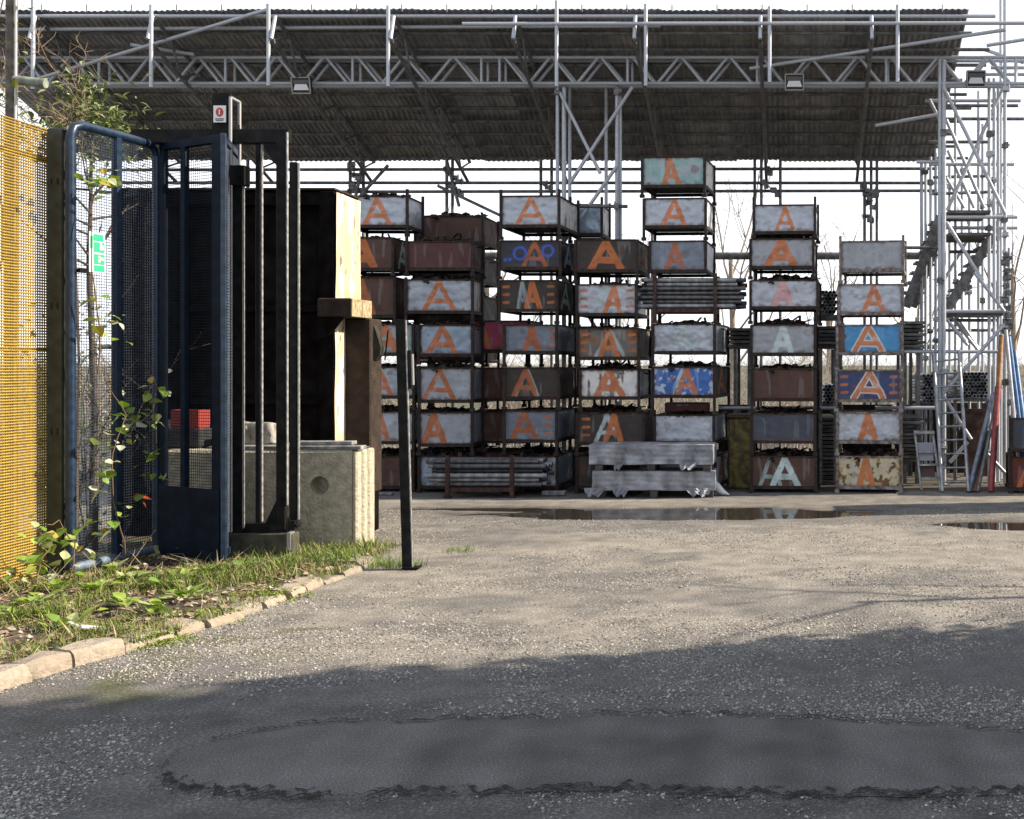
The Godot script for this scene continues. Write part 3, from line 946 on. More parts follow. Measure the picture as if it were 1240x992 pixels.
	# ---- long braces and edge rails tied to the beam ----
	for b in [["long galvanised tube rising across the beam's left end", 40, 97, 326, 11, 15.05, 14.3], ["long galvanised tube rising across the beam's right end", 908, 83, 1218, 36, 15.05, 14.3], ["short loose tube hanging off the left brace", 158, 54, 235, 66, 14.7, 15.0], ["edge rail running under the roof's front lip", -60, 36, 800, 31, 14.6, 14.6], ["edge rail ending in a stub beyond the roof", 560, 29, 1244, 28, 14.25, 14.25]]:
		var o := tube(null, "brace_tube", P(b[1], b[2], b[5]), P(b[3], b[4], b[6]), 0.0242, galv, true)
		tag(o, b[0], "tube", "long tubes tied to the roof")
	# ---- standards ----
	var i := 0
	var wh := ["nearest the wooden pole", "left of the first floodlight", "right of the first floodlight", "above the long container stacks", "on the middle tower", "above the tallest stack", "beside the second floodlight", "before the right tower"]
	for q in [[40, -10, 108], [183, 6, 106], [325, 5, 104], [470, 7, 105], [674, 1, 105], [782, 5, 104], [932, 8, 100], [1087, 6, 100]]:
		var o := tube(null, "scaffold_standard", P(q[0], q[1], 14.26), P(q[0], q[2], 14.26), 0.0242, galv, true)
		tag(o, "short upright tube clamped to the beam " + wh[i], "tube", "uprights clamped to the beam")
		i += 1
	# ---- middle tower ----
	var mt := thing("scaffold_tower", "middle scaffold tower with crossed braces behind the stacks", "scaffold tower", Vector3(P(710, 0, 15.5).x, 0, -15.5))
	for q in [[675, 15.28], [683, 15.28], [690, 15.95], [734, 15.95], [747, 15.28], [751, 15.36]]:
		var top := P(q[0], 100, q[1])
		tube(mt, "standard", Vector3(top.x, 0.0, top.z) - mt.position, top - mt.position, 0.0242 if q[0] != 683 else 0.03, galv)
		box(mt, "base_plate", Vector3(top.x, 0.006, top.z) - mt.position, Vector3(0.15, 0.01, 0.15), dull)
	for q in [[678, 112, 727, 210], [766, 105, 690, 222], [678, 300, 748, 200], [680, 330, 748, 440]]:
		tubep(mt, "brace", q[0], q[1], q[2], q[3], 15.24, 15.24, galv)
	for y in [250, 350, 450, 550]:
		tubep(mt, "ledger", 668, y, 760, y, 15.22, 15.22, dull)
	for q in [[675, 112], [747, 112], [675, 250], [747, 250], [747, 350], [675, 350]]:
		coupler(mt, P(q[0], q[1], 15.25) - mt.position, dull)
	# ---- rear frame: standards, hanging couplers and rails against the sky ----
	var rf := thing("rear_scaffold", "rear scaffold frame of dark tubes and rails against the sky", "scaffold", Vector3(P(700, 0, 17.6).x, 0, -17.6))
	for y in [205, 222, 232]:
		tubep(rf, "rail", 120, y + rng.randf_range(-1, 1), 1135, y + rng.randf_range(-1, 1), 17.55, 17.55, dull)
	tubep(rf, "rail", 560, 310, 1135, 310, 18.2, 18.2, dull, 0.06)
	tubep(rf, "rail", 120, 420, 1135, 420, 18.2, 18.2, dull, 0.04)
	for px in [424, 440, 541, 548, 655, 668, 790, 914, 922, 945, 1047, 1055, 1062, 300, 200]:
		var p := P(px, 192, 17.5 + (px % 3) * 0.12)
		tube(rf, "standard", Vector3(p.x, 0, p.z) - rf.position, p - rf.position, 0.0242, dull)
	for q in [[424, 200], [432, 212], [428, 224], [438, 230], [543, 205], [552, 215], [546, 226], [556, 232], [660, 222], [925, 221], [930, 205], [938, 231], [1047, 226], [1050, 236], [1053, 246], [1050, 262], [1056, 232]]:
		coupler(rf, P(q[0], q[1], 17.48) - rf.position, dull)
		coupler(rf, P(q[0] + 3, q[1] + 5, 17.44) - rf.position, dull)
	for q in [[530, 225, 608, 262], [610, 262, 660, 285], [425, 250, 470, 200], [440, 195, 428, 250], [541, 195, 556, 250]]:
		tubep(rf, "brace", q[0], q[1], q[2], q[3], 17.4, 17.4, dull)
	# ---- right tower ----
	var rt := thing("scaffold_tower", "right scaffold tower of galvanised tubes with stair and landings", "scaffold tower", Vector3(P(1180, 0, 15.5).x, 0, -15.5))
	var sd := [[1138, 15.2, 72, 0.0242], [1143, 15.2, 72, 0.03], [1157, 16.2, 105, 0.02], [1185, 16.6, 110, 0.022], [1198, 15.4, 95, 0.0242], [1204, 15.5, 95, 0.0242], [1209, 15.6, 100, 0.0242], [1217, 15.2, -5, 0.0242], [1212, 15.9, 0, 0.022], [1116, 16.8, 196, 0.0242], [1121, 16.6, 196, 0.022], [1127, 16.8, 190, 0.022], [1133, 17.2, 180, 0.022], [1150, 17.0, 200, 0.022], [1165, 17.2, 200, 0.022], [1174, 16.5, 230, 0.022], [1190, 17.3, 150, 0.022], [1222, 16.4, 300, 0.022]]
	for q in sd:
		var top := P(q[0], q[2], q[1])
		tube(rt, "standard", Vector3(top.x, 0.0, top.z) - rt.position, top - rt.position, q[3], galv)
		box(rt, "base_plate", Vector3(top.x, 0.006, top.z) - rt.position, Vector3(0.13, 0.01, 0.13), dull)
	for q in [[1144, 108, 1217, 258, 15.15], [1146, 145, 1192, 252, 15.7], [1148, 182, 1180, 252, 16.0], [1214, 108, 1147, 255, 15.5], [1147, 270, 1190, 340, 15.15], [1180, 330, 1217, 378, 15.1], [1216, 393, 1143, 476, 15.1], [1146, 386, 1172, 418, 15.3], [1150, 380, 1185, 425, 16.0], [1158, 382, 1190, 430, 16.4], [1143, 480, 1176, 532, 15.1], [1196, 550, 1222, 578, 15.1], [1172, 290, 1140, 345, 16.5], [1150, 560, 1172, 535, 15.2], [1125, 120, 1140, 150, 15.8], [1060, 152, 1140, 138, 15.6], [1146, 215, 1168, 252, 16.8]]:
		tubep(rt, "brace", q[0], q[1], q[2], q[3], q[4], q[4] + 0.02, galv, 0.0242)
	for q in [[1120, 122, 1236, 122, 15.9], [1100, 128, 1233, 128, 16.2], [1125, 144, 1240, 144, 16.6], [1110, 196, 1136, 196, 15.3], [1125, 199, 1228, 199, 15.9], [1125, 172, 1200, 172, 16.6], [1140, 263, 1232, 263, 15.3], [1140, 276, 1232, 276, 15.6], [1150, 305, 1215, 305, 16.1], [1095, 300, 1135, 300, 16.2], [1093, 309, 1112, 309, 16.0], [1095, 426, 1212, 426, 15.3], [1140, 377, 1220, 377, 15.25], [1150, 388, 1218, 388, 16.2], [1145, 400, 1205, 400, 16.6], [1200, 82, 1246, 82, 15.3], [1190, 90, 1246, 90, 15.6], [1195, 55, 1246, 47, 14.9], [1192, 60, 1240, 76, 15.9], [1216, 262, 1228, 262, 16.6], [1125, 235, 1215, 232, 16.9], [1130, 215, 1200, 213, 17.2], [1060, 494, 1136, 494, 15.0], [870, 494, 1012, 494, 15.1]]:
		tubep(rt, "ledger", q[0], q[1], q[2], q[3], q[4], q[4], galv if q[4] < 15.95 else dull, 0.0242)
	for lv in [[1147, 1198, 257], [1147, 1198, 284], [1146, 1216, 380]]:
		for k in 4:
			var a := P(lv[0], lv[2], 15.35)
			var b := P(lv[1], lv[2], 15.35)
			box(rt, "board", Vector3((a.x + b.x) / 2 + rng.randf_range(-0.03, 0.03), a.y, -15.4 - k * 0.235) - rt.position, Vector3(b.x - a.x, 0.038, 0.225), mat("boards", Color(0.17, 0.165, 0.155), 0.85, 0.0, "grime", 1.5))
	# stair strings sloping down behind and inside the tower
	for s in [[1139, 262, 1097, 372, 16.4], [1203, 284, 1146, 376, 15.75], [1143, 268, 1105, 372, 16.9]]:
		var a := P(s[0], s[1], s[4])
		var b := P(s[2], s[3], s[4])
		var dir := (b - a)
		box(rt, "stair_string", (a + b) / 2 - rt.position, Vector3(dir.length(), 0.13, 0.045), dull, Basis(Vector3.BACK, atan2(dir.y, dir.x)))
		for k in 9:
			box(rt, "tread", a.lerp(b, (k + 0.5) / 9.0) + Vector3(0, 0, -0.25) - rt.position, Vector3(0.2, 0.03, 0.42), dull)
	for k in 46:
		var q: Array = sd[rng.randi() % sd.size()]
		coupler(rt, P(q[0], rng.randf_range(maxf(q[2], 100.0), 560.0), q[1] - 0.03) - rt.position, galv if k % 2 else dull)
	for k in 12: coupler(rt, P(1218 + (k % 3), 310 + k * 9, 15.15) - rt.position, dull)
	# ---- floodlights ----
	var names := ["floodlight hanging from the beam near the gate", "floodlight hanging from the beam above the right stacks", "floodlight fixed at the right tower's head"]
	var fx := [[365, 103], [962, 99], [1182, 95]]
	var black := mat("lamp_black", Color(0.02, 0.02, 0.021), 0.5, 0.2)
	var pale := mat("lamp_rim", Color(0.33, 0.32, 0.29), 0.5, 0.3)
	var glass := mat("lamp_glass", Color(0.30, 0.33, 0.36), 0.08, 0.8)
	for k in 3:
		var c := P(fx[k][0], fx[k][1], 15.02)
		var f := thing("floodlight", names[k], "floodlight", c, 0.0, "floodlights on the beam")
		var tip := Basis(Vector3.RIGHT, 0.22)
		var hs := bbox(f, "housing", Vector3(0, 0, -0.02), Vector3(0.25, 0.22, 0.07), black, 0.012, tip)
		for s in [-1.0, 1.0]:
			box(hs, "rim", Vector3(0, s * 0.10, 0.04), Vector3(0.24, 0.014, 0.014), pale)
			box(hs, "rim", Vector3(s * 0.117, 0, 0.04), Vector3(0.014, 0.185, 0.014), pale)
		var sr := new_st()
		st_ext(sr, PackedVector2Array([Vector2(-0.10, -0.06), Vector2(0.10, -0.06), Vector2(0.075, 0.015), Vector2(-0.075, 0.015)]), Transform3D(Basis(), Vector3(0, 0, 0.039)), 0.006)
		obj("reflector", sr.commit(), mat("lamp_reflector", Color(0.75, 0.80, 0.85), 0.3, 0.4), hs)
		box(hs, "glass", Vector3(0, 0.045, 0.038), Vector3(0.20, 0.05, 0.004), mat("lamp_board", Color(0.10, 0.10, 0.11), 0.3, 0.2))
		box(f, "bracket", Vector3(0.0, -0.005, -0.075), Vector3(0.04, 0.2, 0.03), black)
	# ---- tube bundles seen end on ----
	for b in [["left bundle of tube ends on the rack beside the ladder", 1117, 1135, 453, 488, 15.7, "small"], ["large bundle of tube ends on the rack behind the ladder", 1164, 1198, 450, 482, 15.6, "large"], ["bundle of tube ends between the two right stacks", 996, 1013, 468, 490, 15.3, "low"], ["dark bundle of tube ends high between the two right stacks", 994, 1014, 352, 380, 15.3, "high"]]:
		var a := P(b[1], b[4], b[5])
		var c := P(b[2], b[3], b[5])
		var hold := thing("tube_shelf", "shelf bar carrying the " + b[6] + " bundle of tube ends", "shelf", Vector3((a.x + c.x) / 2, a.y - 0.05, a.z - 0.5))
		for z in [0.3, -0.6]:
			box(hold, "bearer", Vector3(0, 0.02, z), Vector3(c.x - a.x + 0.16, 0.05, 0.06), mats.get("rack_rust", dull))
			for sx in [-1.0, 1.0]:
				box(hold, "post", Vector3(sx * ((c.x - a.x) / 2 + 0.055), (c.y + 0.02) / 2 - (a.y - 0.05), z), Vector3(0.04, c.y + 0.02, 0.04), dull)
		var row := 0
		var y := a.y + 0.025
		while y < c.y:
			var x := a.x + 0.025 + (0.025 if row % 2 else 0.0)
			while x < c.x - 0.02:
				var fz := rng.randf_range(-0.04, 0.06)
				var o := tube(null, "scaffold_tube", Vector3(x, y, a.z + fz), Vector3(x, y, a.z - 1.6 + fz), 0.0242, galv if rng.randf() < 0.6 else dull, true)
				tag(o, "tube seen end on in the " + b[6] + " bundle by the right stacks", "tube", b[0])
				x += 0.0495
			y += 0.043
			row += 1

# ---------- things round the stacks ----------
func make_yard_things():
	var galv: Material = mats.galv
	var dull: Material = mats.dull_tube
	var alu := mat("alu", Color(0.45, 0.47, 0.50), 0.4, 0.6, "grime", 2.0)
	# aluminium ladder leaning on the right tower
	var d0 := 13.95
	var lt := thing("ladder", "aluminium ladder leaning against the right scaffold tower", "ladder", P(1157, 600, d0))
	lt.position.y = 0.0
	var la := Vector3(P(1141.5, 0, 14.25).x, 0.02, -14.25)
	var lb := P(1130, 428, 15.1)
	var ra := Vector3(P(1173, 0, 14.25).x, 0.02, -14.25)
	var rb := P(1161, 425, 15.1)
	tube(lt, "stile", la - lt.position, lb - lt.position, 0.022, alu)
	tube(lt, "stile", ra - lt.position, rb - lt.position, 0.022, alu)
	for k in 10:
		var f := 0.065 + k * 0.097
		tube(lt, "rung", la.lerp(lb, f) - lt.position, ra.lerp(rb, f) - lt.position, 0.013, alu)
	# folded stepladder with a printed notice
	var sl := thing("stepladder", "folded stepladder with a printed notice beside the ladder", "stepladder", Vector3(P(1124, 0, 14.4).x, 0, -14.4))
	var sa := P(1111, 527, 14.4) - sl.position
	var sb := P(1116, 596, 14.4) - sl.position
	var sc := P(1133, 527, 14.4) - sl.position
	var se := P(1139, 596, 14.4) - sl.position
	sb.y = 0.015; se.y = 0.015
	var back := Vector3(0.0, 0, -0.28)
	tube(sl, "stile", sb, sa + back, 0.016, alu)
	tube(sl, "stile", se, sc + back, 0.016, alu)
	box(sl, "top_tread", (sa + sc) / 2 + back + Vector3(0, 0.02, 0), Vector3(0.26, 0.035, 0.12), alu)
	for f in [0.22, 0.45, 0.68]:
		box(sl, "tread", (sb.lerp(sa + back, f) + se.lerp(sc + back, f)) / 2, Vector3(0.22, 0.022, 0.08), alu)
	var tilt := Basis(Vector3.RIGHT, -atan2(0.28, sa.y))
	box(sl, "notice", (sa + sc) / 2 + Vector3(0.01, -0.22, -0.20), Vector3(0.20, 0.24, 0.006), mat("notice", Color(0.42, 0.45, 0.52), 0.6, 0.0, "grit", 6.0), tilt)
	box(sl, "board", (sa + sc) / 2 + Vector3(0.02, -0.46, -0.12), Vector3(0.20, 0.17, 0.006), mat("brownboard", Color(0.07, 0.045, 0.04), 0.8), tilt)
	# poles leaning in the corner
	for p in [["blue-grey pole leaning beside the ladder", 1203, 476, 1173, 594, Color(0.30, 0.36, 0.46), 0.03], ["rusty orange pole leaning between the grey poles", 1200, 520, 1180, 594, Color(0.30, 0.10, 0.03), 0.022], ["long grey pole leaning behind the rusty one", 1206, 490, 1184, 594, Color(0.26, 0.26, 0.27), 0.024], ["dark pole leaning lowest in the corner", 1196, 520, 1177, 594, Color(0.07, 0.07, 0.08), 0.024]]:
		var a := P(p[1], p[2], 14.85)
		var b := G(p[3], p[4])
		b.z = -14.3; b.x = P(p[3], 0, 14.3).x; b.y = 0.01
		tag(tube(null, "leaning_pole", a, b, p[6], mat("pole_" + str(p[1]) + str(p[2]), p[5], 0.5, 0.2, "grime", 3.0), true), p[0], "pole", "poles leaning in the corner")
	var rp := thing("leaning_pole", "tall red pole with yellow top leaning on the tower", "pole", Vector3(P(1200, 0, 14.3).x, 0, -14.3), 0.0, "poles leaning in the corner")
	var ra2 := Vector3(0, 0.01, 0)
	var rb2 := P(1213, 406, 14.9) - rp.position
	tube(rp, "red_length", ra2, ra2.lerp(rb2, 0.66), 0.04, mat("red_pole", Color(0.36, 0.06, 0.055), 0.5, 0.0, "grime", 3.0))
	tube(rp, "yellow_length", ra2.lerp(rb2, 0.66), rb2, 0.032, mat("yellow_pole", Color(0.42, 0.19, 0.05), 0.5, 0.0, "grime", 3.0))
	for p in [["bright blue tube standing at the right edge", 1222, 408, 1235, 512, Color(0.06, 0.20, 0.50)], ["white tube standing at the right edge", 1218, 400, 1229, 512, Color(0.55, 0.57, 0.58)], ["pale blue tube standing at the far right edge", 1229, 425, 1240, 512, Color(0.16, 0.30, 0.50)]]:
		var a := P(p[1], p[2], 15.0)
		var b := P(p[3], p[4], 14.6)
		var b2 := a + (b - a) * (a.y / (a.y - b.y)) * 0.996
		tag(tube(null, "leaning_tube", a, b2, 0.026, mat("ptube_" + str(p[1]), p[5], 0.45, 0.1, "grime", 3.0)), p[0], "tube", "tubes standing at the right edge")
	# yellow bin between the stacks
	var yb := thing("storage_bin", "tall narrow olive yellow bin between two stacks", "bin", Vector3(P(899, 0, 14.9).x, 0, -14.9))
	var ym := mat("bin_yellow", Color(0.20, 0.17, 0.03), 0.65, 0.0, "rusty", 1.5)
	bbox(yb, "body", Vector3(0, 0.45, 0), Vector3(0.34, 0.90, 0.4), ym, 0.02)
	bbox(yb, "lid", Vector3(0, 0.925, 0), Vector3(0.38, 0.045, 0.44), mat("bin_lid", Color(0.10, 0.055, 0.03), 0.7, 0.0, "rusty", 2.0), 0.01)
	for x in [-0.1, 0.1]: box(yb, "rib", Vector3(x, 0.45, 0.205), Vector3(0.02, 0.82, 0.012), ym)
	# flat sheets of corrugated steel lying on the rear racks, between stacks
	for q in [["stack of grey planks beside the tallest stack", 889, 908, 396, 421, 15.1], ["stack of planks left of the bright blue box", 993, 1013, 394, 422, 15.1], ["stack of long planks right of the blue boxes", 1096, 1114, 388, 426, 15.3], ["dark plank stack low beside the cream box", 1096, 1112, 505, 560, 15.3], ["dark plank stack low between the right stacks", 993, 1010, 505, 590, 15.4]]:
		var a := P(q[1], q[4], q[5])
		var b := P(q[2], q[3], q[5])
		var n := maxi(3, int((b.y - a.y) / 0.05))
		var t := thing("plank_stack", q[0], "planks", Vector3((a.x + b.x) / 2, a.y, a.z - 0.6), 0.0, "plank stacks between the stillages")
		for k in n:
			box(t, "plank", Vector3(rng.randf_range(-0.03, 0.03), 0.022 + k * (b.y - a.y) / n, rng.randf_range(-0.03, 0.03)), Vector3(b.x - a.x + 0.12, 0.036, 1.2), mat("plank_%d" % (k % 3), [Color(0.16, 0.155, 0.15), Color(0.24, 0.235, 0.23), Color(0.10, 0.095, 0.09)][k % 3], 0.85, 0.0, "grime", 2.0))
		if a.y > 0.12:
			for sx in [-1.0, 1.0]:
				for z in [-0.5, 0.5]:
					box(t, "post", Vector3(sx * (b.x - a.x) * 0.45, -a.y / 2, z), Vector3(0.045, a.y, 0.045), dull)
	# added dark sheets standing in for shade low behind the right stacks
	for q in [["dark brown sheet standing in for shade behind the ladder", 1150, 1215, 488, 560, 16.9, Color(0.085, 0.06, 0.05)], ["brown sheet standing in for shade behind the leaning poles", 1168, 1206, 495, 575, 16.4, Color(0.12, 0.075, 0.06)], ["dark sheet standing in for shade behind the stepladder", 1090, 1150, 490, 560, 17.0, Color(0.04, 0.04, 0.042)], ["black sheet standing in for shade behind the right stacks", 985, 1080, 490, 560, 16.6, Color(0.03, 0.03, 0.03)], ["dark sheet standing in for shade behind the yellow bin", 870, 915, 490, 560, 16.6, Color(0.06, 0.05, 0.045)]]:
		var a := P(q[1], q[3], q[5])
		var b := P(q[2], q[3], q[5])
		tag(box(null, "shade_sheet", Vector3((a.x + b.x) / 2, a.y / 2, a.z), Vector3(b.x - a.x, a.y, 0.03), mat("sheet_" + str(q[1]), q[6], 0.85, 0.0, "rusty", 0.8)), q[0], "sheet", "sheets standing in for shade behind the stacks")
	# red box under the blue stillage and a lower one further right
	var rx := thing("toolbox", "dark red steel box wedged under the blue stillage", "box", P(832, 499, 14.75))
	bbox(rx, "body", Vector3(0, 0.06, -0.1), Vector3(0.56, 0.12, 0.3), mat("redbox", Color(0.16, 0.012, 0.014), 0.5, 0.1, "grime", 2.0), 0.01)
	box(rx, "handle", Vector3(-0.05, 0.09, 0.06), Vector3(0.14, 0.03, 0.02), dull)
	# two packs of boards wrapped in grey film
	var film := mat("film", Color(0.40, 0.42, 0.47), 0.62, 0.0, "grime", 1.2, "bump", 0.8)
	var wood := mat("wrapwood", Color(0.10, 0.085, 0.075), 0.85, 0.0, "grime", 2.0)
	var packs := [["upper pack of boards wrapped in torn grey film", 713, 864, 538, 562], ["lower pack of boards wrapped in torn grey film", 716, 866, 569, 592]]
	for k in 2:
		var q: Array = packs[k]
		var d := 13.72
		var a := P(q[1], q[4] + 0.0, d)
		var b := P(q[2], q[3], d)
		if k == 1: a.y = 0.09; b.y = 0.315
		else: a.y = 0.395; b.y = 0.635
		var t := thing("wrapped_boards", q[0], "boards", Vector3((a.x + b.x) / 2, a.y - (0.08 if k == 0 else 0.09), -d - 0.25), -0.02 + 0.03 * k, "packs of boards in film")
		var W := b.x - a.x
		var H := b.y - a.y
		var off := 0.08 if k == 0 else 0.09
		for z in [0.0]:
			var pl := wrinkled(W, H, 0.46, 0.006, 3.0 + k * 5.0, 105.0)
			var o := obj("film", pl, film, t)
			o.position = Vector3(0, off + H / 2, 0)
		for x in [-0.42, 0.0, 0.45]:
			box(t, "bearer", Vector3(x * W, off / 2 - 0.003, 0), Vector3(0.09, off - 0.006, 0.44), wood)
		# film torn loose and hanging over the edge
		for f in ([[-0.48, 0.05], [0.62, 0.12]] if k == 0 else [[-0.26, 0.10], [-0.47, 0.13], [0.36, 0.16]]):
			var x: float = f[0] * W * 0.5 if k == 0 else f[0] * W
			var n := 7
			var st := new_st()
			for i in n:
				for j in 4:
					var pp := []
					for e in [[i, j], [i, j + 1], [i + 1, j + 1], [i + 1, j]]:
						var u: float = float(e[0]) / n
						var vv: float = float(e[1]) / 4.0
						pp.append(Vector3(x + (u - 0.5) * f[1] * (2.0 - vv * 0.8) + vv * 0.05 * sin(x * 40.0), off + 0.03 - vv * (off + 0.015) * (0.55 + 0.45 * absf(sin(u * 5.0 + x * 9.0))), 0.245 + 0.05 * vv + 0.018 * sin(u * 17.0 + vv * 4.0)))
					quad(st, pp[0], pp[1], pp[2], pp[3])
			obj("torn_film", st.commit(), film, t)
	# sunlit white sack slumped against the lower pack
	var sack := thing("plastic_sack", "white plastic film bundle slumped at the pack's right end", "sack", G(858, 599))
	var pl := wrinkled(0.16, 0.20, 0.22, 0.03, 21.0)
	var so := obj("sack_body", pl, mat("sack", Color(0.72, 0.72, 0.73), 0.45, 0.0, "", 1.0), sack)
	so.position = Vector3(0, 0.11, -0.1)
	var tail := new_st()
	st_tube(tail, [Vector3(0.0, 0.12, 0.0), Vector3(0.10, 0.09, 0.06), Vector3(0.19, 0.035, 0.10), Vector3(0.26, 0.012, 0.12)], [0.09, 0.07, 0.035, 0.006], 8)
	obj("sack_tail", tail.commit(), mats.sack, sack)
	# loose board on the ground before the tube rack
	tag(bbox(null, "loose_board", G(671, 600) + Vector3(0, 0.03, 0), Vector3(0.28, 0.05, 0.12), mat("pale_board", Color(0.33, 0.33, 0.33), 0.8, 0.0, "grime", 3.0), 0.006), "pale short board lying on the ground beside tube rack", "board")
	tag(bbox(null, "loose_board", G(463, 600) + Vector3(0, 0.02, 0), Vector3(0.26, 0.03, 0.1), mats.pale_board, 0.006), "pale lath lying before the brown box by the hopper", "board")
	# weed by the tower foot is with the plants
func wrinkled(W: float, H: float, D: float, amp: float, sd: float, ridge := 0.0) -> ArrayMesh:
	# box skin, subdivided and crumpled
	var st := new_st()
	var nu := maxi(4, int(W / 0.035))
	var nv := maxi(4, int(H / 0.014))
	var nw := maxi(4, int(D / 0.05))
	var faces := [[Vector3(0, 0, 1), Vector3.RIGHT, Vector3.UP, nu, nv], [Vector3(0, 0, -1), Vector3.LEFT, Vector3.UP, nu, nv], [Vector3.RIGHT, Vector3.FORWARD, Vector3.UP, nw, nv], [Vector3.LEFT, Vector3.BACK, Vector3.UP, nw, nv], [Vector3.UP, Vector3.RIGHT, Vector3.FORWARD, nu, nw], [Vector3.DOWN, Vector3.RIGHT, Vector3.BACK, nu, nw]]
	var hs := Vector3(W, H, D) / 2.0
	for f in faces:
		for i in f[3]:
			for j in f[4]:
				var p := []
				for e in [[i, j], [i, j + 1], [i + 1, j + 1], [i + 1, j]]:
					var q: Vector3 = f[0] + f[1] * (2.0 * e[0] / f[3] - 1.0) + f[2] * (2.0 * e[1] / f[4] - 1.0)
					q = q * hs
					var cr := Vector3(n2.get_noise_3d(q.x * 60 + sd * 9, q.y * 160, q.z * 90), n2.get_noise_3d(q.x * 70, q.y * 140 + sd * 7, q.z * 90 + 40), n2.get_noise_3d(q.x * 60, q.y * 200, q.z * 90 + sd * 5))
					var rg := sin(q.y * ridge + n1.get_noise_2d(q.x * 30.0, sd * 40.0) * 5.0) * 0.0032 if ridge > 0.0 and absf(f[0].z) > 0.5 else 0.0
					p.append(q + cr * amp * 2.2 + f[0] * rg)
				for t3 in [[0, 1, 2], [0, 2, 3]]:
					for k in t3:
						st.set_smooth_group(1)
						st.add_vertex(p[k])
	st.index()
	st.generate_normals()
	return st.commit()

# ---------- gate side ----------
func wire_panel(W: float, H: float, step_x: float, step_y: float, r: float) -> ArrayMesh:
	# welded square mesh: upright and level wires as four sided rods in the XY plane
	var st := new_st()
	var nx := int(W / step_x)
	var ny := int(H / step_y)
	for i in nx + 1:
		var x := W * i / nx
		st_rod(st, Vector3(x, 0, 0), Vector3(x, H, 0), r)
	for j in ny + 1:
		var y := H * j / ny
		st_rod(st, Vector3(0, y, r * 1.6), Vector3(W, y, r * 1.6), r)
	return st.commit()
func st_rod(st: SurfaceTool, a: Vector3, b: Vector3, r: float):
	var dir := (b - a).normalized()
	var u := dir.cross(Vector3.BACK).normalized()
	var w := Vector3.BACK
	var k := [u, w, -u, -w]
	for i in 4:
		var p: Vector3 = k[i] * r
		var q: Vector3 = k[(i + 1) % 4] * r
		quad(st, a + p, a + q, b + q, b + p)
func make_gate_side():
	var blue := mat("gate_blue", Color(0.018, 0.044, 0.094), 0.36, 0.15, "grime", 3.0)
	var wire := mat("gate_wire", Color(0.07, 0.095, 0.145), 0.42, 0.3, "grime", 3.0)
	var navy := mat("gate_navy", Color(0.009, 0.018, 0.036), 0.5, 0.0, "grime", 2.0)
	var black := mat("frame_black", Color(0.020, 0.020, 0.021), 0.45, 0.0, "grime", 2.0)
	black.metallic_specular = 0.2
	navy.metallic_specular = 0.2
	# open leaf standing along the drive: frame in its own XY plane, x runs away from the viewer
	var H := 3.36
	var a := Vector3(-5.28, 0, -8.45)
	var b := Vector3(-5.15, 0, -9.36)
	var W := a.distance_to(b)
	var dir := (b - a).normalized()
	var turn := atan2(-dir.z, dir.x)
	var g := thing("gate_leaf", "open blue mesh gate leaf with rounded tube frame and green sign", "gate", a, turn)
	var fr := 0.034
	var st := new_st()
	var path := [Vector3(0, 0.09, 0), Vector3(0, H - 0.10, 0), Vector3(0.03, H - 0.03, 0), Vector3(0.10, H, 0), Vector3(W - 0.10, H, 0), Vector3(W - 0.03, H - 0.03, 0), Vector3(W, H - 0.10, 0), Vector3(W, 0.09, 0)]
	var rr := []
	for k in path: rr.append(fr)
	st_tube(st, path, rr, 12)
	obj("frame", st.commit(), blue, g)
	tube(g, "bottom_rail", Vector3(0, 0.10, 0), Vector3(W, 0.10, 0), fr, mat("rail_sunlit", Color(0.22, 0.30, 0.40), 0.45, 0.2, "grime", 4.0))  # pale blue stands in for sunlight on the blue rail
	box(g, "mullion", Vector3(W * 0.51, H / 2 + 0.05, 0), Vector3(0.055, H - 0.12, 0.05), blue)
	for s in [[0.03, W * 0.51 - 0.03], [W * 0.51 + 0.03, W - 0.03]]:
		var p := obj("mesh_infill", wire_panel(s[1] - s[0], H - 0.16, 0.0255, 0.0215, 0.0026), wire, g)
		p.position = Vector3(s[0], 0.12, 0)
		p.set_meta("kind", "stuff")
	# green and white sign tied to the mesh
	var sg := thing("safety_sign", "green and white safety sign tied to blue gate leaf", "sign", a + dir * 0.215 + Vector3(0.035, 2.43, 0), turn)
	var white := mat("sign_white", Color(0.72, 0.74, 0.72), 0.5)
	var green := mat("sign_green", Color(0.02, 0.36, 0.20), 0.5)
	box(sg, "plate", Vector3(0, 0, 0), Vector3(0.16, 0.30, 0.004), white)
	for q in [[0.012, 0.112, 0.10, 0.05], [0.02, 0.04, 0.105, 0.075], [0.02, -0.05, 0.105, 0.075], [0.02, -0.118, 0.105, 0.045], [-0.058, 0.075, 0.025, 0.09]]:
		box(sg, "green_field", Vector3(q[0], q[1], 0.004), Vector3(q[2], q[3], 0.003), green)
	for q in [[0.03, 0.045, 0.02, 0.05], [0.035, -0.045, 0.05, 0.02], [0.015, -0.05, 0.016, 0.05], [0.05, 0.04, 0.012, 0.036]]:
		box(sg, "pictogram", Vector3(q[0], q[1], 0.0072), Vector3(q[2], q[3], 0.003), white)
	box(g, "latch", Vector3(0.06, 2.28, 0.05), Vector3(0.09, 0.03, 0.03), black)
	# dark hinge post and yellow fence
	var hp := thing("gate_post", "dark green steel gate post between yellow fence and gate", "post", Vector3(-5.40, 0, -8.50))
	var gm := mat("post_green", Color(0.035, 0.046, 0.036), 0.5, 0.1, "grime", 2.0)
	bbox(hp, "shaft", Vector3(0, 1.66, 0), Vector3(0.115, 3.32, 0.09), gm, 0.006)
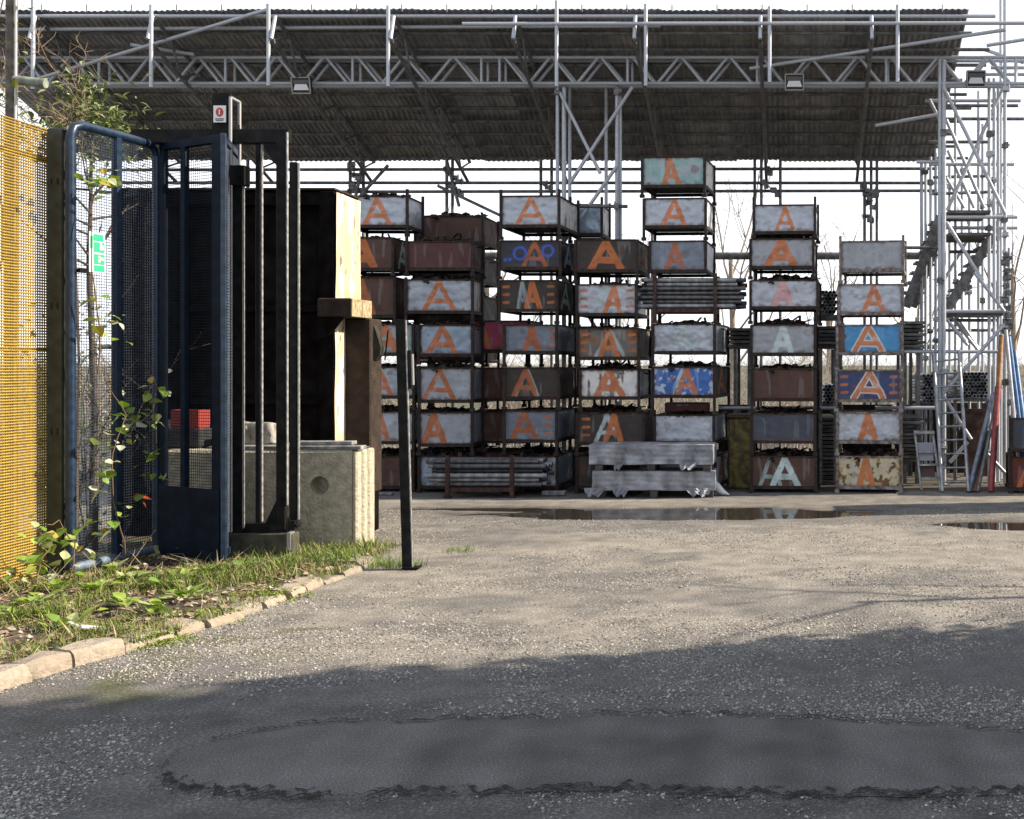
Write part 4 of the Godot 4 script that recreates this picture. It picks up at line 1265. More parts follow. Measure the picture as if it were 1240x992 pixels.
	for y in [2.93, 2.02, 1.1]:
		for x in [-0.022, 0.022]: box(hp, "slot", Vector3(x, y, 0.0455), Vector3(0.012, 0.05, 0.004), mat("slot_black", Color(0.006, 0.006, 0.006), 0.9))
	var yel := mat("fence_yellow", Color(0.52, 0.37, 0.07), 0.6, 0.05, "flake", 3.0)
	var yf := thing("mesh_fence", "yellow welded mesh fence panel at the left edge", "fence", Vector3(-5.50, 0, -6.6), PI / 2 + 0.0)
	var p1 := obj("mesh_panel", wire_panel(2.05, 3.28, 0.0255, 0.0205, 0.0055), yel, yf)
	p1.position = Vector3(0, 0.04, 0)
	p1.set_meta("kind", "stuff")
	bbox(yf, "post", Vector3(1.42, 1.65, -0.05), Vector3(0.05, 3.3, 0.05), yel, 0.004)
	bbox(yf, "post", Vector3(0.0, 1.65, -0.05), Vector3(0.05, 3.3, 0.05), yel, 0.004)
	for y in [0.3, 1.7, 3.1]: box(yf, "rail", Vector3(1.03, y, -0.03), Vector3(2.0, 0.03, 0.02), yel)
	# second leaf, across the opening
	var a2 := Vector3(-5.10, 0, -9.34)
	var b2 := Vector3(-4.42, 0, -8.98)
	var d2 := (b2 - a2).normalized()
	var W2 := a2.distance_to(b2)
	var g2 := thing("gate_leaf", "folded navy mesh gate leaf with solid kick plate", "gate", a2, atan2(-d2.z, d2.x))
	var H2 := 3.36
	for x in [0.03, W2 * 0.38, W2 - 0.06]:
		bbox(g2, "stile", Vector3(x, H2 / 2 + 0.05, 0), Vector3(0.055 if x < 0.5 else 0.12, H2 - 0.06, 0.045), navy, 0.005)
	box(g2, "top_rail", Vector3(W2 / 2, H2 - 0.01, 0), Vector3(W2, 0.06, 0.042), navy)
	bbox(g2, "kick_plate", Vector3(W2 / 2, 0.34, 0.03), Vector3(W2 - 0.02, 0.56, 0.012), navy, 0.003)
	var m2 := obj("mesh_infill", wire_panel(W2 - 0.1, H2 - 0.66, 0.0255, 0.0235, 0.0020), navy, g2)
	m2.position = Vector3(0.05, 0.62, -0.03)
	m2.set_meta("kind", "stuff")
	# third leaf folded behind, seen edge on
	var a3 := Vector3(-4.40, 0, -8.93)
	var b3 := Vector3(-4.66, 0, -9.72)
	var d3 := (b3 - a3).normalized()
	var g3 := thing("gate_leaf", "folded blue mesh gate leaf seen almost edge on", "gate", a3, atan2(-d3.z, d3.x))
	var W3 := a3.distance_to(b3)
	for x in [0.025, W3 - 0.025]: bbox(g3, "stile", Vector3(x, H2 / 2 + 0.05, 0), Vector3(0.05, H2 - 0.06, 0.04), blue, 0.004)
	for y in [0.12, H2 - 0.02]: box(g3, "rail", Vector3(W3 / 2, y, 0), Vector3(W3 - 0.1, 0.05, 0.036), blue)
	var m3 := obj("mesh_infill", wire_panel(W3 - 0.1, H2 - 0.2, 0.0255, 0.0235, 0.0026), wire, g3)
	m3.position = Vector3(0.05, 0.14, 0)
	m3.set_meta("kind", "stuff")
	# black gate frame with header, gussets and guide posts
	var D := 9.25
	var bf := thing("gate_portal", "black steel gate frame with spiked header and gussets", "gate frame", Vector3(P(318, 0, D).x, 0, -D))
	var o := bf.position
	var fb := func(called: String, x0: float, x1: float, y0: float, y1: float, d: float, th: float):
		var c0 := P(x0, y1, d)
		var c1 := P(x1, y0, d)
		bbox(bf, called, Vector3((c0.x + c1.x) / 2, (c0.y + c1.y) / 2, -d - th / 2) - o, Vector3(c1.x - c0.x, c1.y - c0.y, th), black, 0.004)
	fb.call("upright", 281, 292, 204, 648, D, 0.06)
	fb.call("upright", 309, 315, 172, 637, D + 0.05, 0.03)
	fb.call("upright", 334, 345, 168, 642, D, 0.05)
	fb.call("guide_post", 350, 359, 196, 630, D - 0.12, 0.03)
	fb.call("header", 158, 349, 156, 173, D + 0.02, 0.07)
	fb.call("bottom_rail", 281, 348, 634, 646, D + 0.02, 0.05)
	fb.call("sign_plate", 256, 279, 112, 157, D + 0.03, 0.02)
	fb.call("motor_box", 278, 296, 200, 224, D - 0.06, 0.1)
	for k in 24:
		var p := P(166 + k * 7.7, 156, D + 0.05)
		tube(bf, "spike", p - o, p + Vector3(0, 0.03, 0) - o, 0.007, black)
	for q in [[[318, 174], [334, 174], [334, 200]], [[321, 634], [334, 634], [334, 607]]]:
		st = new_st()
		var poly := PackedVector2Array()
		for e in q:
			var w := P(e[0], e[1], D + 0.02) - o
			poly.append(Vector2(w.x, w.y))
		st_ext(st, poly, Transform3D(Basis(), Vector3(0, 0, -0.03)), 0.02)
		obj("gusset", st.commit(), black, bf)
	# pale strips on the right side of the uprights stand in for sun glint
	var strip := mat("glint_strip", Color(0.42, 0.42, 0.41), 0.5, 0.2, "grime", 4.0)
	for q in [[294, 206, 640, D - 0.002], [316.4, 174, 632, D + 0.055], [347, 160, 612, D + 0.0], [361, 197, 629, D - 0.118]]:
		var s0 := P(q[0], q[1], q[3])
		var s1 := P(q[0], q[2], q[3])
		box(bf, "glint_strip", (s0 + s1) / 2 - o + Vector3(0, 0, -0.012), Vector3(0.009, s0.y - s1.y, 0.024), strip)
	# tall open loop above the frame, its pale bars standing in for sun glint
	var lp := [P(279, 200, D), P(279, 118, D), P(290, 124, D + 0.15), P(290, 200, D + 0.15)]
	for k in 3: tube(bf, "loop_bar", lp[k] - o, lp[k + 1] - o, 0.013, mat("loop_grey", Color(0.30, 0.30, 0.30), 0.45, 0.3))
	tube(bf, "hinge_tube", P(276, 215, D - 0.05) - o, P(276, 645, D - 0.05) - o, 0.018, mats.loop_grey)
	var skid := bbox(bf, "skid", Vector3(0, 0, 0), Vector3(0.54, 0.24, 0.14), mat("skid", Color(0.085, 0.080, 0.055), 0.8, 0.0, "grime", 2.0, "bump_fine", 0.6), 0.008)
	skid.position = P(315, 662, D) - o + Vector3(0, 0, -0.04)
	skid.position.y = 0.12
	box(bf, "bracket", P(352, 655, D) - o, Vector3(0.03, 0.14, 0.08), mats.loop_grey)
	coupler(bf, P(356, 635, D - 0.1) - o, black)
	# warning sign on the plate
	var ws := thing("warning_sign", "small white warning sign with red symbol on gate frame", "sign", P(266, 138, D + 0.005))
	box(ws, "plate", Vector3.ZERO, Vector3(0.10, 0.135, 0.004), white)
	var red := mat("sign_red", Color(0.48, 0.03, 0.025), 0.5)
	st = new_st()
	var disc := PackedVector2Array()
	for k in 18: disc.append(Vector2(cos(TAU * k / 18.0) * 0.030, sin(TAU * k / 18.0) * 0.036))
	st_ext(st, disc, Transform3D(Basis(), Vector3(0, 0.014, 0.004)), 0.003)
	obj("symbol", st.commit(), red, ws)
	box(ws, "symbol_bar", Vector3(0, 0.014, 0.0065), Vector3(0.010, 0.040, 0.002), white)
	box(ws, "symbol_bar", Vector3(0, 0.014, 0.0062), Vector3(0.026, 0.008, 0.002), mat("sign_dark", Color(0.03, 0.02, 0.02), 0.5))
	box(ws, "text_line", Vector3(0, -0.040, 0.0035), Vector3(0.07, 0.008, 0.002), mats.sign_dark)
	box(ws, "text_line", Vector3(0, -0.053, 0.0035), Vector3(0.06, 0.006, 0.002), mats.sign_dark)
	# leaning black post in the drive
	var bp := thing("steel_post", "leaning black steel post standing alone in the drive", "post", G(494, 689))
	var up := P(486, 386, 9.0) - bp.position
	var tip := Basis(Vector3.BACK, atan2(-up.x, up.y))
	var sh := bbox(bp, "shaft", tip * Vector3(0, up.y / 2, 0), Vector3(0.075, up.y - 0.01, 0.055), black, 0.004, tip)
	box(sh, "glint_strip", Vector3(0.041, 0, 0.016), Vector3(0.008, up.y - 0.03, 0.022), strip)  # pale strip standing in for sunlight on the black edge
	bbox(bp, "foot_plate", Vector3(0.03, 0.012, 0), Vector3(0.13, 0.014, 0.10), black, 0.003)
	bbox(bp, "latch_box", tip * Vector3(0.050, 1.55, 0.0), Vector3(0.05, 0.30, 0.04), black, 0.004, tip)
	box(bp, "latch_box", tip * Vector3(0.078, 1.55, 0.0), Vector3(0.014, 0.24, 0.03), mats.loop_grey, tip)
	# concrete block with lifting holes
	var cm := mat("block", Color(0.50, 0.45, 0.345), 0.9, 0.0, "concrete", 0.9, "bump_fine", 0.7)
	var x0 := -5.32
	var x1 := -3.67
	var bh := 0.87
	var cb := thing("concrete_block", "long grey concrete block with round lifting hole behind gate", "concrete block", Vector3((x0 + x1) / 2, 0, -9.74))
	st = new_st()
	var hw := (x1 - x0) / 2.0
	var bv := 0.022
	var dp := 0.42
	var endx := hw - 0.045
	# faces: front with a round recess, top, back, left end and the set back right end
	var hc := P(387, 588, 9.74) - cb.position
	var hr := 0.078
	var sq := 0.13
	var fy0 := 0.0
	var fy1 := bh - bv
	var fx0 := -hw + bv
	var fx1 := endx
	for r in [[fx0, fy0, hc.x - sq, fy1], [hc.x + sq, fy0, fx1, fy1], [hc.x - sq, fy0, hc.x + sq, hc.y - sq], [hc.x - sq, hc.y + sq, hc.x + sq, fy1]]:
		quad(st, Vector3(r[0], r[1], 0), Vector3(r[0], r[3], 0), Vector3(r[2], r[3], 0), Vector3(r[2], r[1], 0))
	for k in 32:
		var q := []
		for e in [k, k + 1]:
			var an: float = TAU * e / 32.0
			var u := Vector3(cos(an), sin(an), 0)
			q.append(hc + u * hr)
			q.append(hc + u * sq / maxf(absf(u.x), absf(u.y)))
			q.append(hc + u * hr * 0.86 + Vector3(0, 0, -0.13))
		quad(st, q[1], q[0], q[3], q[4])
		quad(st, q[0], q[2], q[5], q[3])
		tri(st, q[2], hc + Vector3(0, 0, -0.13), q[5])
	quad(st, Vector3(-hw, 0, -bv), Vector3(-hw, bh - bv, -bv), Vector3(fx0, bh - bv, 0), Vector3(fx0, 0, 0))
	quad(st, Vector3(fx0, bh - bv, 0), Vector3(fx0, bh, -bv), Vector3(endx, bh, -bv), Vector3(endx, bh - bv, 0))
	quad(st, Vector3(fx0, bh, -bv), Vector3(fx0, bh, -dp), Vector3(endx, bh, -dp), Vector3(endx, bh, -bv))
	quad(st, Vector3(endx, 0, -dp), Vector3(endx, bh, -dp), Vector3(-hw, bh, -dp), Vector3(-hw, 0, -dp))
	quad(st, Vector3(-hw, 0, -dp), Vector3(-hw, bh - bv, -dp), Vector3(-hw, bh - bv, -bv), Vector3(-hw, 0, -bv))
	quad(st, Vector3(endx, 0, 0), Vector3(endx, bh - 0.01, 0), Vector3(endx, bh - 0.01, -dp), Vector3(endx, 0, -dp))
	obj("body", st.commit(), cm, cb)
	for z in [[-0.002, 0.115], [-0.152, 0.105], [-0.292, 0.125]]:
		bbox(cb, "end_rib", Vector3(endx + 0.021, bh / 2 - 0.004, z[0] - z[1] / 2), Vector3(0.046, bh - 0.012, z[1]), cm, 0.014)
	# boards lying on the block
	var pb: Material = mats.pale_board if mats.has("pale_board") else mat("pale_board", Color(0.33, 0.33, 0.33), 0.8, 0.0, "grime", 3.0)
	for q in [["pale board lying along the block's top", 292, 440, 0.886, 9.80, 0.13], ["shorter pale board on top of the longer one", 360, 428, 0.921, 9.85, 0.12], ["pale board lying at the back of the block", 295, 400, 0.889, 10.02, 0.14]]:
		var c0 := P(q[1], 0, q[4])
		var c1 := P(q[2], 0, q[4])
		tag(bbox(null, "loose_plank", Vector3((c0.x + c1.x) / 2, q[3], -q[4] - 0.02), Vector3(c1.x - c0.x, 0.032, q[5]), pb, 0.005, Basis(Vector3.UP, 0.03 if q[2] == 428 else -0.01)), q[0], "board", "boards on the concrete block")
	# grey sacks and a red crate on the block, seen through the gate
	var sm := mat("sack_grey", Color(0.42, 0.40, 0.37), 0.7, 0.0, "grime", 3.0)
	for q in [["pale grey sack lying on the block behind gate frame", 318, 10.05, 0.24, 0.15], ["small ribbed pale sack beside the grey sack", 297, 10.05, 0.12, 0.17], ["pale sack on the block behind the navy mesh", 208, 10.05, 0.20, 0.24]]:
		var s := obj("sack", wrinkled(q[3], q[4], 0.18, 0.018, q[1] * 0.1), sm)
		s.position = Vector3(P(q[1], 0, q[2]).x, bh + q[4] / 2 + (0.052 if q[1] > 290 else 0.008), -q[2] - 0.01)
		tag(s, q[0], "sack", "sacks on the block")
	var rc := thing("plastic_crate", "red plastic crate on the block behind the navy mesh", "crate", Vector3(P(232, 0, 10.0).x, bh, -9.98))
	var rm := mat("crate_red", Color(0.24, 0.03, 0.025), 0.6)
	box(rc, "base", Vector3(0, 0.18, 0), Vector3(0.24, 0.02, 0.18), rm)
	for z in [-0.09, 0.09]: box(rc, "side", Vector3(0, 0.26, z), Vector3(0.24, 0.14, 0.014), rm)
	for x in [-0.113, 0.113]: box(rc, "side", Vector3(x, 0.26, 0), Vector3(0.014, 0.14, 0.166), rm)
	tag(bbox(null, "tool_case", Vector3(P(228, 0, 10.0).x, bh + 0.088, -9.98), Vector3(0.34, 0.165, 0.22), mat("case_dark", Color(0.05, 0.05, 0.055), 0.6, 0.1, "grime", 3.0), 0.015), "dark tool case carrying the red crate on the block", "case")
	make_hopper()
func make_hopper():
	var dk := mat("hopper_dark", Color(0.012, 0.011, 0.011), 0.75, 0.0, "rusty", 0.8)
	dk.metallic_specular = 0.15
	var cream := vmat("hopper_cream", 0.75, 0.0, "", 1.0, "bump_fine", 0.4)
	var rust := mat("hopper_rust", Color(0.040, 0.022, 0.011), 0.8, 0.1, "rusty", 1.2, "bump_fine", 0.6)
	var X1 := -4.20
	var X0 := -6.2
	var top := 3.19
	var z0 := -10.60
	var z1 := -11.22
	var t := thing("steel_hopper", "tall dark steel hopper with flaking cream side behind the block", "hopper", Vector3((X0 + X1) / 2, 0, z0))
	var o := t.position
	# front: frame round a recessed sheet
	var fw := 0.14
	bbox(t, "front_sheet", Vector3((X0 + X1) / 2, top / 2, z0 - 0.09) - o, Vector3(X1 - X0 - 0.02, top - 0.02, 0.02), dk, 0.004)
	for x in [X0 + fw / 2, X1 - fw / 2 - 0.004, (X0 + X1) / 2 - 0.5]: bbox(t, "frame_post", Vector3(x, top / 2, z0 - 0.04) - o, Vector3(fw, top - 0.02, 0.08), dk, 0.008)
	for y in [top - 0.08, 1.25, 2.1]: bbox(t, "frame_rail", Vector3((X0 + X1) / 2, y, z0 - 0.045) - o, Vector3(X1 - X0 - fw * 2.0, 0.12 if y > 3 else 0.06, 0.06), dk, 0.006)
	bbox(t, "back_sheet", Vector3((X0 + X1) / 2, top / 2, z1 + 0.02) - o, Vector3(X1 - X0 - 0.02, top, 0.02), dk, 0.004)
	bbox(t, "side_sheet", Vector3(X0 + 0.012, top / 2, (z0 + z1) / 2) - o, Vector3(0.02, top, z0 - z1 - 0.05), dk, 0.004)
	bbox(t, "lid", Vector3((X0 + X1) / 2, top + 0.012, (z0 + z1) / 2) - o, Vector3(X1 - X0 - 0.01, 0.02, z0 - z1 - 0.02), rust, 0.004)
	# right side: flaking cream paint in vertical runs, slightly buckled
	for part in [[2.17, top - 0.02, 0.012, 3.0], [0.35, 2.165, 0.004, 8.0]]:
		var v := PackedVector3Array()
		var c := PackedColorArray()
		var nn := PackedVector3Array()
		var idx := PackedInt32Array()
		var nu := 26
		var nv := 90
		for j in nv + 1:
			for i in nu + 1:
				var z := lerpf(z0 - 0.004, z1 + 0.01, float(i) / nu)
				var y := lerpf(part[0], part[1], float(j) / nv)
				var m1 := n2.get_noise_2d(z * 300.0, y * 34.0 + part[3] * 9.0)
				var m2 := n3.get_noise_2d(z * 500.0, y * 110.0)
				var m3 := n1.get_noise_2d(z * 200.0, y * 60.0)
				v.append(Vector3(X1 + part[2] + n1.get_noise_2d(z * 90.0, y * 40.0) * 0.012, y, z) - o)
				nn.append(Vector3.RIGHT)
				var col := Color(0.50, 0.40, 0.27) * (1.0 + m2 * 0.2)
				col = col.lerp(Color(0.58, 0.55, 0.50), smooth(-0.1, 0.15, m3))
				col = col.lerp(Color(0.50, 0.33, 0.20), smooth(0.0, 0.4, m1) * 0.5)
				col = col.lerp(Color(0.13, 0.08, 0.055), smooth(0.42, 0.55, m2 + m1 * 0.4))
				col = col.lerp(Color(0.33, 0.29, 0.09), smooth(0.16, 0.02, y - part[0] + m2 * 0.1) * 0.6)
				c.append(col)
				if i < nu and j < nv:
					var q := j * (nu + 1) + i
					idx.append_array([q, q + nu + 1, q + nu + 2, q, q + nu + 2, q + 1])
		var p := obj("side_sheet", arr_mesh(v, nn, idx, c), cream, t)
		p.set_meta("label", "cream side sheet with flaking paint")
	# ledge bracket and chute
	bbox(t, "ledge", Vector3(-4.15, 2.105, -10.70) - o, Vector3(0.30, 0.17, 0.50), rust, 0.01)  # dark rust colour stands in for the shaded front of the ledge
	for z in [-10.57, -10.82]: bbox(t, "ledge_lit_side", Vector3(-3.99, 2.105, z) - o, Vector3(0.016, 0.165, 0.235), mat("ledge_lit_cream", Color(0.46, 0.39, 0.24), 0.75, 0.0, "flake", 2.0), 0.004)  # added cream plates stand in for the sunlit side
	var st := new_st()
	st_ext(st, PackedVector2Array([Vector2(-4.34, 2.02), Vector2(-4.08, 2.02), Vector2(-4.20, 1.86), Vector2(-4.34, 1.80)]), Transform3D(Basis(), Vector3(-o.x, 0, -10.50 - o.z)), 0.05)
	obj("gusset", st.commit(), dk, t)
	bbox(t, "chute", Vector3(-4.075, 1.20, -10.98) - o, Vector3(0.24, 1.64, 0.30), rust, 0.012)
	bbox(t, "chute_foot", Vector3(-4.075, 0.19, -10.98) - o, Vector3(0.20, 0.38, 0.26), dk, 0.01)
	st = new_st()
	var flap := PackedVector2Array()
	for q in [[446, 386], [452, 388], [457, 400], [463, 420], [462, 430], [457, 436], [449, 440], [446, 440]]:
		var w := P(q[0], q[1], 10.95) - o
		flap.append(Vector2(w.x, w.y))
	st_ext(st, flap, Transform3D(Basis(), Vector3(0, 0, -10.95 - o.z)), 0.10)
	obj("counterweight", st.commit(), mat("weight_olive", Color(0.045, 0.042, 0.025), 0.55, 0.2, "grime", 2.0), t)
	tube(t, "pin", P(466, 436, 10.95) - o, P(470, 400, 11.0) - o, 0.007, dk)

# ---------- verge and plants ----------
func verge_y(x: float, d: float) -> float:
	var k := kerb_x(d)
	var e := clampf((k - 0.06 - x) / 0.5, 0, 1)
	return 0.045 + e * 0.0 + n1.get_noise_2d(x * 40.0, d * 40.0) * 0.03 * e + n3.get_noise_2d(x * 140.0, d * 140.0) * 0.014
func make_verge():
	var v := PackedVector3Array()
	var c := PackedColorArray()
	var nn := PackedVector3Array()
	var idx := PackedInt32Array()
	var uv := PackedVector2Array()
	var nu := 70
	var nv := 140
	for j in nv + 1:
		var d := lerpf(4.2, 10.4, float(j) / nv)
		var xr := kerb_x(d) - 0.02
		if d > 8.9: xr -= smooth(8.9, 10.0, d) * 0.5
		for i in nu + 1:
			var x := lerpf(xr, -7.2, pow(float(i) / nu, 1.3))
			var y := verge_y(x, d)
			if i == 0: y = -0.04
			if j == nv: y = -0.05
			v.append(Vector3(x, y, -d))
			uv.append(Vector2(x, d) / 0.8)
			var m := n2.get_noise_2d(x * 50.0, d * 50.0)
			var m2 := n3.get_noise_2d(x * 160.0, d * 160.0)
			var col := Color(0.115, 0.085, 0.055) * (1.0 + m2 * 0.5)
			col = col.lerp(Color(0.12, 0.15, 0.03), smooth(0.0, 0.35, m + m2 * 0.4) * 0.8)
			col = col.lerp(Color(0.22, 0.17, 0.12), smooth(0.15, 0.4, -m + m2 * 0.3) * 0.6)
			c.append(col)
			nn.append(Vector3.UP)
			if i < nu and j < nv:
				var o := j * (nu + 1) + i
				idx.append_array([o, o + nu + 2, o + nu + 1, o, o + 1, o + nu + 2])
	var st := SurfaceTool.new()
	st.create_from_arrays(arr_mesh(v, nn, idx, c, uv).surface_get_arrays(0))
	st.generate_normals()
	var m := vmat("soil", 0.95)
	m.albedo_texture = T.grit
	struct("verge_ground", st.commit(), m)
	# kerb stones
	var kb := Node3D.new()
	kb.name = "kerb"
	add_child(kb)
	kb.set_meta("kind", "structure")
	kb.position = Vector3(-3.8, 0, -6.5)
	var km := [mat("kerb_a", Color(0.36, 0.30, 0.23), 0.9, 0.0, "concrete", 1.6, "bump_fine", 0.8), mat("kerb_b", Color(0.31, 0.27, 0.215), 0.9, 0.0, "concrete", 1.6, "bump_fine", 0.8), mat("kerb_c", Color(0.39, 0.33, 0.26), 0.9, 0.0, "concrete", 1.6, "bump_fine", 0.8)]
	var d := 4.5
	while d < 9.2:
		var L := rng.randf_range(0.24, 0.36)
		var dm := d + L / 2
		var x := kerb_x(dm)
		var dx := (kerb_x(d + L) - kerb_x(d)) / L
		var st2 := new_st()
		# worn block: top row of points sunk and rounded at the ends
		var hh := 0.10 if d < 6.3 else lerpf(0.075, 0.06, (d - 6.3) / 2.9)
		var prof := [Vector2(-0.075, -0.05), Vector2(-0.075, hh - 0.008), Vector2(-0.06, hh), Vector2(0.045, hh - 0.004), Vector2(0.068, hh - 0.022), Vector2(0.078, hh - 0.05), Vector2(0.082, -0.05)]
		var nseg := 5
		for i in nseg:
			for k in prof.size() - 1:
				var q := []
				for e in [[i, k], [i, k + 1], [i + 1, k + 1], [i + 1, k]]:
					var f: float = float(e[0]) / nseg
					var w: Vector2 = prof[e[1]]
					var endf := 0.006 if e[0] == 0 or e[0] == nseg else 0.0
					var nz := n3.get_noise_3d(f * 60.0, w.x * 900.0, d * 300.0) * 0.014
					q.append(Vector3(w.x * (1.0 - endf * 3.0) + nz, w.y - (endf + nz if w.y > 0 else 0.0), -(f - 0.5) * (L - 0.014)))
				quad(st2, q[3], q[2], q[1], q[0])
		for s in [0.5, -0.5]:
			for k in prof.size() - 2:
				var z: float = -s * (L - 0.014)
				tri(st2, Vector3(prof[0].x, prof[0].y, z), Vector3(prof[k + 1].x, prof[k + 1].y - 0.006, z), Vector3(prof[k + 2].x, prof[k + 2].y - 0.006, z))
		var o := obj("kerb_stone", st2.commit(), km[rng.randi() % 3], kb)
		o.transform = Transform3D(Basis(Vector3.UP, -atan(dx) * -1.0 * -1.0 + rng.randf_range(-0.10, 0.10)), Vector3(x + rng.randf_range(-0.03, 0.02), rng.randf_range(-0.02, 0.006) - (0.035 if rng.randf() < 0.4 and d > 6.3 else 0.0), -dm) - kb.position)
		d += L
func blade_mesh(w: float, bend: float) -> ArrayMesh:
	var st := new_st()
	var p := []
	for i in 4:
		var f := i / 3.0
		p.append([Vector3(-w * (1.0 - f * 0.95), f - bend * f * f * 0.25, bend * f * f), Vector3(w * (1.0 - f * 0.95), f - bend * f * f * 0.25, bend * f * f)])
	for i in 3: quad(st, p[i][0], p[i + 1][0], p[i + 1][1], p[i][1])
	return st.commit()
func leaf_mesh(fold: float) -> ArrayMesh:
	# pointed leaf 1 long, folded along the midrib and drooping
	var st := new_st()
	var n := 5
	var wd := [0.0, 0.20, 0.27, 0.19, 0.09, 0.0]
	for i in n:
		var f := float(i) / n
		var g := float(i + 1) / n
		var a := Vector3(0, -0.22 * f * f, f)
		var b := Vector3(0, -0.22 * g * g, g)
		for s in [-1.0, 1.0]:
			var c := a + Vector3(s * wd[i], fold * wd[i], 0)
			var e := b + Vector3(s * wd[i + 1], fold * wd[i + 1], 0)
			if s > 0: quad(st, a, b, e, c)
			else: quad(st, c, e, b, a)
	return st.commit()
func leaf_mat(key: String, lin: Color, rough := 0.5) -> StandardMaterial3D:
	var m := mat(key, lin, rough)
	m.backlight_enabled = true
	m.backlight = Color(0.35, 0.45, 0.1)
	return m
func make_plants():
	var blades := [blade_mesh(0.05, 0.25), blade_mesh(0.04, 0.6), blade_mesh(0.06, 0.9)]
	var gm := vmat("grass", 0.6)
	gm.backlight_enabled = true
	gm.backlight = Color(0.3, 0.4, 0.08)
	for kind in 3:
		var xs := []
		var cs := []
		var tries := 0
		while xs.size() < 8000 and tries < 120000:
			tries += 1
			var d := rng.randf_range(4.6, 9.9)
			var x := kerb_x(d) - (0.03 if d < 6.4 else -0.09) - pow(rng.randf(), 0.8) * 2.1
			if x < -5.9: continue
			var far := d > 8.5
			var dens := n2.get_noise_2d(x * 46.0 + 500.0, d * 46.0) + n1.get_noise_2d(x * 12.0, d * 12.0) * 0.4
			if far: dens += 0.12
			if d < 7.2: dens += 0.10
			if dens < 0.02 + (0.1 if kind == 2 else 0.0): continue
			if x > -5.35 and x < -3.65 and d > 9.70 and d < 10.3: continue
			var s := rng.randf_range(0.022, 0.062) * (1.0 + clampf(dens, 0, 0.6) * 1.6)
			if x < -4.85: s *= 0.8
			if rng.randf() < 0.05: s *= 1.7
			var b := Basis.from_euler(Vector3(rng.randf_range(-0.35, 0.35), rng.randf() * TAU, rng.randf_range(-0.35, 0.35))) * Basis.from_scale(Vector3(s * rng.randf_range(0.7, 1.3), s, s))
			xs.append(Transform3D(b, Vector3(x, verge_y(x, d) - 0.004, -d)))
			var g := rng.randf()
			var col := Color(0.085, 0.14, 0.022).lerp(Color(0.25, 0.30, 0.045), g * g)
			if rng.randf() < 0.36: col = Color(0.30, 0.25, 0.12).lerp(Color(0.16, 0.11, 0.06), rng.randf())
			cs.append(col)
		var o := multi("verge_grass", blades[kind], gm, xs, cs)
		tag(o, ["short upright green grass on the verge by the kerb", "bent green grass on the verge by the kerb", "drooping long grass on the verge by the kerb"][kind], "grass", "grass on the verge", "stuff")
	# tufts in the drive beside the black post
	for q in [["bright grass tuft at the foot of the black post", 478, 686, 0.16, 260], ["small grass tuft right of the black post", 557, 668, 0.10, 120], ["grass tuft before the concrete block's right end", 430, 684, 0.16, 240], ["wide grass tuft before the concrete block", 385, 688, 0.2, 300]]:
		var at := G(q[1], q[2])
		var xs := []
		var cs := []
		for k in q[4]:
			var r: float = q[3] * sqrt(rng.randf())
			var an := rng.randf() * TAU
			var s: float = rng.randf_range(0.05, 0.12) * (q[3] / 0.16)
			var b := Basis.from_euler(Vector3(rng.randf_range(-0.5, 0.5), rng.randf() * TAU, rng.randf_range(-0.5, 0.5))) * Basis.from_scale(Vector3(s * 0.8, s, s))
			var x: float = at.x + cos(an) * r * 1.5
			var z: float = at.z + sin(an) * r
			var y := verge_y(x, -z) - 0.01 if x < kerb_x(-z) - 0.02 else gh(x, -z) - 0.002
			xs.append(Transform3D(b, Vector3(x, y, z)))
			cs.append(Color(0.085, 0.15, 0.02).lerp(Color(0.19, 0.26, 0.04), rng.randf()))
		tag(multi("grass_tuft", blades[rng.randi() % 2], gm, xs, cs), q[0], "grass", "grass tufts in the drive", "stuff")
	# weeds: broad leaved rosettes and creeping clumps
	var lm := leaf_mesh(0.35)
	var lg := [leaf_mat("leaf_a", Color(0.12, 0.20, 0.03)), leaf_mat("leaf_b", Color(0.22, 0.29, 0.05)), leaf_mat("leaf_c", Color(0.28, 0.31, 0.15))]
	var wn := ["beside the yellow fence foot", "under the blue gate's bottom rail", "below the gate's mullion", "at the verge's middle", "near the kerb's bend", "by the folded navy leaf", "close to the near kerb stones", "at the gate post's foot", "in the bare soil of the verge", "just inside the kerb", "left of the black frame's skid", "before the navy kick plate", "halfway along the gate leaf", "at the picture's left edge"]
	var wi := 0
	for q in [[45, 745], [120, 725], [165, 715], [150, 745], [225, 735], [250, 705], [80, 770], [70, 725], [195, 722], [190, 752], [290, 700], [225, 712], [140, 702], [15, 762]]:
		var at := G(q[0], q[1])
		at.y = verge_y(at.x, -at.z)
		var t := thing("weed_plant", "low broad-leaved green weed " + wn[wi], "weed", at, 0.0, "weeds on the verge")
		wi += 1
		for k in 20:
			var s := rng.randf_range(0.05, 0.13)
			var o := obj("leaf", lm, lg[rng.randi() % 3], t)
			var an := rng.randf() * TAU
			o.transform = Transform3D(Basis(Vector3.UP, an) * Basis(Vector3.RIGHT, -rng.randf_range(0.15, 0.95)) * Basis.from_scale(Vector3(s * 1.25, s, s)), Vector3(sin(an), 0, cos(an)) * rng.randf_range(0, 0.09) + Vector3(0, rng.randf_range(0.0, 0.05), 0))
	# dry leaves and stalks littering the verge
	var xs := []
	var cs := []
